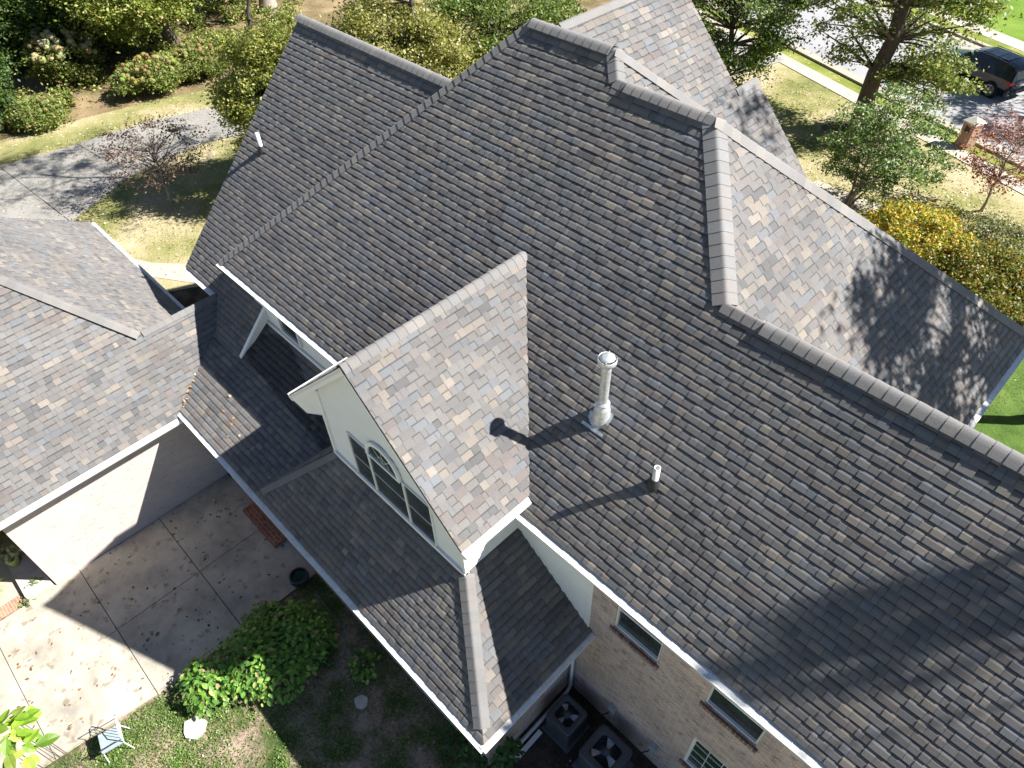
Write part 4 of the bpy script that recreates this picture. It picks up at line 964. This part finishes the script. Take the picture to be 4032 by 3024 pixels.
LV = [(.28, .16, .07, 4), (.36, .26, .16, 4), (.24, .09, .04, 2), (.48, .41, .33, 3), (.13, .09, .05, 4)]
scatter('undergrowth', 'low green and brown undergrowth filling the woods behind the driveway', [(-39.5, 3), (-40.5, 10), (-39.5, 14), (-38, 20), (-46, 26), (-60, 22), (-60, 2)], 70000, .17, [(.18, .26, .05, 5), (.30, .32, .09, 4), (.26, .18, .09, 2), (.09, .13, .03, 3)], 77, (.02, .85), .5, 'plants', .55, clumpy=260)
scatter('fallen_leaves', 'dry orange and tan leaves scattered over the concrete patio', [(-14.4, -4.2), (-10.5, -4.0), (-10.1, -1), (-10.1, 2.4), (-14.4, 2.4)], 190, .085, LV, 72, (.05, .06), 2.5, 'leaves', .75, M_DRYLEAF, clumpy=60)
scatter('fallen_leaves', 'dry leaves scattered in the shaded back yard', [(-10, -4), (-10, 2), (-3, 2.2), (-2.5, 4.6), (-1, 4.6), (1, 2), (0, -4)], 420, .06, LV, 73, (.02, .05), 2, 'leaves', .75, M_DRYLEAF)
scatter('fallen_leaves', 'pale dry leaves dotted over the front lawn', [(-20, 26), (-12, 30), (-9, 24), (-3, 23), (0, 30), (-4, 31), (-12, 35), (-22, 37)], 1500, .10, [(.55, .5, .42, 4), (.4, .32, .2, 3)], 74, (.02, .05), 2.5, 'leaves', .6, M_DRYLEAF)
scatter('fallen_leaves', 'dry leaves on the lawn by the driveway', [(-38.5, 0), (-37, 14), (-30, 20), (-22, 14), (-24.5, 4.5), (-30, 2)], 1300, .09, [(.5, .44, .33, 4), (.35, .22, .12, 4)], 75, (.04, .06), 2.5, 'leaves', .6, M_DRYLEAF)
scatter('grass_tufts', 'blades of dry grass on the lawns round the house', [(-38, 2), (-38, 15), (-30, 25), (-20, 37), (-10, 34.5), (-3, 31.5), (1, 22), (-1, 17), (-17, 17), (-18, 11), (-23.5, 8), (-30, 4)], 60000, .09, [(.14, .17, .04, 4), (.26, .24, .09, 4), (.32, .27, .13, 3), (.09, .13, .025, 3)], 76, (.01, .05), .1, 'grass', .22)
# leaves caught in the roof valleys
def roof_leaves(name, label, pl, pts, spread, n, seed):
    rng = np.random.default_rng(seed); C = []
    for k in range(n):
        a, b = pts[rng.integers(0, len(pts) - 1)], None
        i = rng.integers(0, len(pts) - 1); f_ = rng.uniform(); x = pts[i][0] * (1 - f_) + pts[i + 1][0] * f_ + rng.normal() * spread; y = pts[i][1] * (1 - f_) + pts[i + 1][1] * f_ + rng.normal() * spread
        C.append((x, y, pz(pl, x, y) + .03))
    C = np.array(C); T, B, cols = leafset(rng, C, .09, [(.5, .3, .12, 4), (.45, .36, .25, 3), (.32, .17, .08, 2)], 2, .8, .2)
    o = quads_obj(name, C, T, B, cols, M_DRYLEAF); tag(o, label, 'leaves', None, 'stuff')
roof_leaves('fallen_leaves', 'dry leaves caught in the valley between garage and porch roofs', L1A, [(-14.1, 2.25), (-14.3, 2.6), (-14.45, 2.9)], .05, 16, 80)
roof_leaves('fallen_leaves', 'few dry leaves along the low hip of the dark porch roof', L1A, [(-10.6, 2.45), (-9.7, 3.25)], .05, 9, 81)
roof_leaves('fallen_leaves', 'stray leaves on the dark porch roof', L1A, [(-13.9, 3.3), (-12.4, 2.9), (-11.2, 3.0)], .25, 8, 82)

# ------------------------------------------------------------------ air conditioners
def rounded(w, r, n=4):
    pts = []
    for sx, sy, a0 in ((1, 1, 0), (-1, 1, 90), (-1, -1, 180), (1, -1, 270)):
        for k in range(n + 1):
            a = math.radians(a0 + 90 * k / n); pts.append((sx * (w / 2 - r) + r * math.cos(a), sy * (w / 2 - r) + r * math.sin(a)))
    return pts
def aircon(x, y, w, h, label, rot0, seed):
    root = empty('air_conditioner', (x, y, 0)); tag(root, label, 'air conditioner', 'air conditioners by the brick wall')
    pd = MB(); pd.box((-w * .57, -w * .57, 0), (w * .57, w * .57, .06)); pd.build('pad', M_CONC_PAD, root, local=True)
    ob = rounded(w * .96, .07)
    bd = MB(); nl = 22
    for k in range(nl):
        z = .07 + (h - .14) * k / nl; dz = (h - .14) / nl
        a = [(px, py, z) for px, py in ob]; b = [(px * .985, py * .985, z + dz * .8) for px, py in ob]; c = [(px, py, z + dz) for px, py in ob]
        bd.grid([a, b, c], 0, closed=True, smooth=False)
    for sx in (-1, 1):
        for sy in (-1, 1): bd.box((sx * w * .43 - .03, sy * w * .43 - .03, .06), (sx * w * .43 + .03, sy * w * .43 + .03, h - .05))
    bd.build('cabinet', M_GREYM, root, local=True)
    tp = MB(); o0 = [(px, py, h - .07) for px, py in rounded(w, .09)]; o1 = [(px, py, h - .012) for px, py in rounded(w, .09)]; o2 = [(px, py, h) for px, py in rounded(w * .95, .09)]
    n = len(o0); ring = w * .385
    angs = [math.atan2(p[1], p[0]) for p in o2]
    i1 = [(ring * 1.05 * math.cos(a), ring * 1.05 * math.sin(a), h + .004) for a in angs]; i2 = [(ring * math.cos(a), ring * math.sin(a), h - .02) for a in angs]
    tp.grid([o0, o1, o2, i1, i2], 0, closed=True, smooth=True)
    tp.build('top_cover', M_GREYM, root, local=True)
    wl2 = MB(); wl2.lathe([(ring, h - .02), (ring, h - .28), (.001, h - .3)], n=36); wl2.build('fan_well', M_DARK, root, local=True)
    gr = MB()
    for k in range(66):
        a = 2 * math.pi * k / 66; M_ = Matrix.Rotation(a, 4, 'Z')
        gr.box((.075, -.0011, h + .0), (ring, .0011, h + .004), M=M_)
    for rr_ in (.12, .2, .27):
        if rr_ < ring: gr.lathe([(rr_, h - .002), (rr_ + .004, h + .002)], n=40)
    gr.build('grille', M_GREYM, root, local=True)
    fan = MB(); fan.lathe([(.07, h - .12), (.07, h - .01), (.06, h + .012), (.001, h + .016)], n=20); fan.lathe([(.085, h + .004), (.07, h + .009)], n=20)
    fo = fan.build('fan_hub', M_GREYM, root, local=True)
    for k in range(3):
        a = rot0 + k * 2 * math.pi / 3; b = MB(); rows = []
        for i in range(6):
            f_ = i / 5; rr_ = .07 + (ring * .93 - .07) * f_; wd = .25 + .42 * f_; row = []
            for j in range(5):
                g_ = j / 4 - .5; aa = a + g_ * wd * 1.5 / (.6 + f_); row.append((rr_ * math.cos(aa), rr_ * math.sin(aa), h - .055 + g_ * .06))
            rows.append(row)
        b.grid(rows, 0); b.build('fan_blade', M_BLADE, root, local=True)
    return root
aircon(-3.08, 4.20, .64, .86, 'smaller dark grey air conditioner in the corner by the downspout', 2.5, 1)
aircon(-2.04, 4.19, .80, .92, 'larger dark grey air conditioner farther from the corner at the bottom edge', 3.9, 2)
# loose white plank
pk = MB(); pk.box((-.05, -.40, .03), (.05, .40, .06)); po = pk.build('white_plank', M_TRIM)
po.location = (-3.40, 3.36, 0.01); po.rotation_euler = (0.02, 0, math.radians(1)); tag(po, 'loose white plank lying on the dirt beside the smaller air conditioner', 'plank')
# pot with coiled hose
pt = MB(); pt.lathe([(.001, 0), (.15, 0), (.20, .1), (.245, .28), (.235, .36), (.20, .38), (.19, .37), (.225, .28), (.17, .08), (.001, .06)], n=32)
po = pt.build('plant_pot', m_plain('dark_glazed_clay', (.035, .03, .032), .35, 0, .5, .3, 8)); po.location = (-10.05, 2.10, .045); tag(po, 'dark round pot at the patio corner holding a coiled hose', 'pot')
M_HOSE = m_plain('green_hose', (.02, .22, .15), .4, 0, .5, .1, 10)
h_ = MB(); pts = []
for k in range(150):
    a = k * .26; rr_ = .17 - .05 * math.sin(k * .05) - .02 * math.sin(k * 1.3); pts.append((-10.05 + rr_ * math.cos(a) + .02 * math.sin(k * .11), 2.10 + rr_ * math.sin(a), .16 + .0011 * k))
h_.tube(pts, .009, 6); ho = h_.build('garden_hose', M_HOSE); tag(ho, 'green garden hose coiled inside the dark round pot', 'hose')
h_ = MB(); h_.tube([(-9.5, 2.2, .03), (-9.0, 2.15, .05), (-8.4, 2.15, .04), (-7.95, 1.98, .03), (-7.75, 1.7, .03), (-7.85, 1.4, .03), (-8.2, 1.25, .03)], .011, 6); ho = h_.build('garden_hose', M_HOSE)
tag(ho, 'loose green hose curving along the dirt under the lower roof gutter', 'hose')
# stepping stone, small lamp
rr_ = random.Random(4); ss = MB(); pr_ = [(.23 * rr_.uniform(.8, 1.15) * math.cos(2 * math.pi * k / 14) * 1.15, .23 * rr_.uniform(.85, 1.15) * math.sin(2 * math.pi * k / 14)) for k in range(14)]
ss.face([(x, y, .085) for x, y in pr_])
for k in range(14): ss.face([(*pr_[k], 0), (*pr_[(k + 1) % 14], 0), (*pr_[(k + 1) % 14], .085), (*pr_[k], .085)])
so_ = ss.build('stepping_stone', M_STONE); so_.location = (-8.78, -1.45, 0); tag(so_, 'pale round stepping stone in the sunlit clover', 'stone')
for (x_, y_, s_, lb) in ((-6.65, 1.42, .62, 'grey round stone in the dark bed under the gutter'), (-3.95, 1.55, .8, 'brown round stone near the house corner')):
    o = bpy.data.objects.new('stepping_stone', so_.data); COL.objects.link(o); o.location = (x_, y_, .0); o.scale = (s_, s_, .8); tag(o, lb, 'stone')
gl = MB(); gl.tube([(-9.4, -1.32, 0), (-9.4, -1.32, .16)], .008, 6); gl.lathe([(.001, .15), (.045, .155), (.05, .18), (.001, .2)], (-9.4, -1.32, 0), 12)
go = gl.build('garden_lamp', M_GALV); tag(go, 'tiny metal garden lamp at the patio edge by the big shrub', 'lamp')
# lime pot with plant, spiky plant
pt = MB(); pt.lathe([(.001, 0), (.12, 0), (.17, .26), (.18, .28), (.16, .28), (.14, .2), (.001, .2)], n=24)
po = pt.build('plant_pot', m_plain('lime_glaze', (.38, .45, .12), .35, 0, .5, .1, 8)); po.location = (-15.65, -2.75, .22); tag(po, 'lime green pot on the brick ledge at the left edge', 'pot')
bl = broadleaf('potted_plant', 'pale variegated plant growing in the lime green pot', 'plant', [((-15.7, -2.72, .62), (.26, .26, .2), 2)], 90, .12, [(.4, .4, .3, 4), (.12, .2, .08, 3)], 66, 6, zmin=.5)
sp = MB(); r3 = random.Random(9)
for k in range(110):
    a = r3.uniform(0, 6.28); L_ = r3.uniform(.25, .55); d = Vector((math.cos(a), math.sin(a), 0)); b = Vector((-d.y, d.x, 0)) * .012; p = Vector((-15.25, -3.55, .08))
    m1 = p + d * L_ * .5 + Vector((0, 0, L_ * .6)); e = p + d * L_ + Vector((0, 0, L_ * .3)); col = r3.choice(((.25, .34, .08), (.35, .42, .12), (.15, .24, .05)))
    sp.face([p - b * .5, p + b * .5, m1 + b, m1 - b], 0, col); sp.face([m1 - b, m1 + b, e], 0, col)
so2 = sp.build('spiky_plant', M_LEAF); tag(so2, 'spiky yellow green grass plant on the porch at the left edge', 'plant')
# folding garden chair at the bottom edge
ch = empty('garden_chair', (-9.62, -2.78, .02), math.radians(-12)); tag(ch, 'pale metal garden chair with a grey seat at the bottom left edge of the patio', 'chair')
cs = MB(); cs.box((-.22, -.22, .42), (.22, .22, .45)); cs.build('seat', m_plain('grey_blue_seat', (.28, .34, .36), .5, 0, .4, .15, 8), ch, local=True)
for sx in (-1, 1):
    for sy in (-1, 1):
        lg = MB(); lg.tube([(sx * .2, sy * .2, .43), (sx * .24, sy * .26, 0)], .011, 6); lg.build('leg', M_WHITE, ch, local=True)
bk = MB(); bk.tube([(-.21, .21, .43), (-.22, .28, .85), (-.12, .31, .95), (.12, .31, .95), (.22, .28, .85), (.21, .21, .43)], .012, 6)
for k in range(5): bk.tube([(-.14 + .07 * k, .22, .45), (-.14 + .07 * k, .305, .94)], .006, 5)
bk.build('backrest', M_WHITE, ch, local=True)
am = MB()
for sx in (-1, 1): am.tube([(sx * .23, -.2, .43), (sx * .25, -.2, .64), (sx * .25, .25, .67)], .01, 6)
am.build('armrest', M_GREYM, ch, local=True)

# ------------------------------------------------------------------ mailbox pillar
mr = empty('mailbox_pillar', (-6.95, 35.0, 0), math.atan2(uS.y, uS.x)); tag(mr, 'brick mailbox pillar with a pale stone cap beside the street', 'mailbox')
pb = MB()
for (p, q, u) in (((-.28, -.28), (.28, -.28), 0), ((.28, -.28), (.28, .28), .56), ((.28, .28), (-.28, .28), 1.12), ((-.28, .28), (-.28, -.28), 1.68)):
    pb.face([(*p, 0), (*q, 0), (*q, 1.12), (*p, 1.12)], 0, (1, 1, 1), [(u, 0), (u + .56, 0), (u + .56, 1.12), (u, 1.12)])
pb.build('pillar', M_BRICK_M, mr, local=True)
cp = MB(); cp.box((-.34, -.34, 1.12), (.34, .34, 1.19))
for k in range(4):
    a, b = [(-.34, -.34), (.34, -.34), (.34, .34), (-.34, .34)][k], [(-.34, -.34), (.34, -.34), (.34, .34), (-.34, .34)][(k + 1) % 4]
    cp.face([(*a, 1.19), (*b, 1.19), (0, 0, 1.40)])
cp.build('cap_stone', M_STONE, mr, local=True)
dr = MB(); dr.box((-.12, .27, .75), (.12, .30, 1.0)); dr.build('mailbox_door', M_BLACK, mr, local=True)

# ------------------------------------------------------------------ SUV on the street
head = math.atan2(uS.y, uS.x)
car = empty('suv', (-8.07 - 0.0, 40.73, 0.02), head); tag(car, 'black suv with panoramic roof driving along the street behind the oak', 'car')
k_ = .93
M_CAR = m_plain('black_car_paint', (.006, .008, .014), .08, .2, .6, .05, 3); M_CARG = m_glass('car_glass', (.008, .011, .014))
M_TAIL = m_plain('red_lamp', (.55, .01, .015), .2, 0, .5, .1, 20); M_TYRE = m_plain('tyre', (.02, .02, .02), .85, 0, .2, .1, 20); M_RIM = m_plain('alloy_rim', (.55, .55, .56), .3, .9, .5, .05, 9)
# origin: rear left wheel contact; x forward, y left (outside of the car is +y at the camera side)
def cp3(x, y, z): return ((x) * k_, (y - .86) * k_, z * k_)
sect = [  # x, half width low, z bottom, z mid, half width mid, z belt, half width belt, z roof, half width roof
    (-.98, .70, .50, .62, .78, .95, .76, 1.02, .60), (-.93, .86, .34, .62, .93, 1.02, .90, 1.12, .62), (-.80, .90, .28, .65, .97, 1.08, .93, 1.50, .66), (-.55, .92, .26, .66, .99, 1.10, .95, 1.66, .64),
    (.0, .93, .25, .66, 1.0, 1.09, .96, 1.73, .66), (.8, .93, .24, .66, .99, 1.07, .95, 1.76, .67), (1.5, .93, .24, .66, .98, 1.05, .94, 1.74, .66), (2.05, .93, .24, .66, .98, 1.04, .93, 1.60, .64),
    (2.65, .93, .24, .66, .98, 1.03, .92, 1.12, .78), (3.2, .92, .25, .66, .97, .98, .90, 1.03, .72), (3.7, .88, .28, .62, .93, .86, .84, .92, .66), (3.92, .74, .36, .58, .80, .74, .70, .78, .5)]
prof = []
for (x, wl0, zb, zm, wm, zt_, wt, zr, wr) in sect:
    h = [(0, zb), (wl0, zb), (wm, zm), (wt, zt_), (wr, zr), (wr * .5, zr + .025), (0, zr + .03)]
    full = [cp3(x, .0 + yy, zz) for yy, zz in h] + [cp3(x, -yy, zz) for yy, zz in h[::-1][1:-1]]
    prof.append(full)
bd = MB(); gs = MB(); n = len(prof[0])
for i in range(len(prof) - 1):
    for j in range(n):
        k2 = (j + 1) % n; q = [prof[i][j], prof[i + 1][j], prof[i + 1][k2], prof[i][k2]]
        isg = (j in (3, 8)) and 1 <= i <= 7 or (j in (4, 5, 6, 7) and i in (1, 7))
        if isg:
            c = sum((Vector(p) for p in q), Vector()) / 4; gs.face([c + (Vector(p) - c) * .93 + Vector((0, 0, .0)) for p in q])
            nn = (Vector(q[1]) - Vector(q[0])).cross(Vector(q[3]) - Vector(q[0])).normalized() * .006
            bd.face(q, 0, smooth=False); gs.v[-4:] = [tuple(Vector(v) + nn * (1 if nn.dot(Vector(v) - Vector(cp3(1.5, 0, .9))) > 0 else -1)) for v in gs.v[-4:]]
        else: bd.face(q, 0, smooth=False)
bd.face(prof[0]); bd.face(prof[-1][::-1])
bo = bd.build('body', M_CAR, car, local=True); gs.build('side_windows', M_CARG, car, local=True)
sr = MB()
for (xa, xb) in ((.0, .55), (.6, 1.2), (1.25, 1.5)): sr.box(cp3(xa, -.52, 1.755), cp3(xb, .52, 1.795))
sr.build('roof_panel', M_CARG, car, local=True)
rl = MB()
for sy in (-1, 1): rl.tube([cp3(-.5, sy * .66, 1.70), cp3(.4, sy * .68, 1.80), cp3(1.6, sy * .68, 1.78)], .016, 5)
rl.build('roof_rail', M_GREYM, car, local=True)
for sy in (-1, 1):
    t = MB(); t.box(cp3(-.97, sy * .86 - .1, .92), cp3(-.70, sy * .86 + .11, 1.05)); t.build('tail_light', M_TAIL, car, local=True)
pl_ = MB(); pl_.box(cp3(-1.0, -.24, .78), cp3(-.97, .24, .9)); pl_.build('number_plate', M_WHITE, car, local=True)
bp = MB(); bp.box(cp3(-1.03, -.72, .42), cp3(-.86, .72, .62)); bp.build('bumper', M_CAR, car, local=True)
for xx in (0, 2.95):
    for sy in (-1, 1):
        M_ = Matrix.Translation(cp3(xx, sy * .88, .375)) @ Matrix.Rotation(math.pi / 2 * (-sy), 4, 'X')
        ar = MB(); ar.lathe([(.43, -.1), (.43, .115), (.001, .115)], n=28); ar.v = [tuple(M_ @ Vector(v)) for v in ar.v]; ar.build('wheel_arch', M_DARK, car, local=True)
        w = MB(); w.lathe([(.24, -.1), (.33, -.1), (.345, -.04), (.345, .1), (.33, .135), (.245, .135), (.24, .1)], n=30); w.v = [tuple(M_ @ Vector(v)) for v in w.v]; wo_ = w.build('wheel', M_TYRE, car, local=True)
        rm = MB(); rm.lathe([(.245, .13), (.23, .12), (.22, .06), (.001, .05)], n=30, mi=1); rm.lathe([(.25, .137), (.225, .137)], n=30)
        for q in range(10): rm.box((.03, -.014, .12), (.235, .014, .137), M=Matrix.Rotation(q * math.pi / 5 + (.12 if q % 2 else 0), 4, 'Z'))
        rm.lathe([(.05, .12), (.045, .145), (.001, .145)], n=14)
        rm.v = [tuple(M_ @ Vector(v)) for v in rm.v]; ro = rm.build('rim', [M_RIM, M_DARK], wo_, local=True)
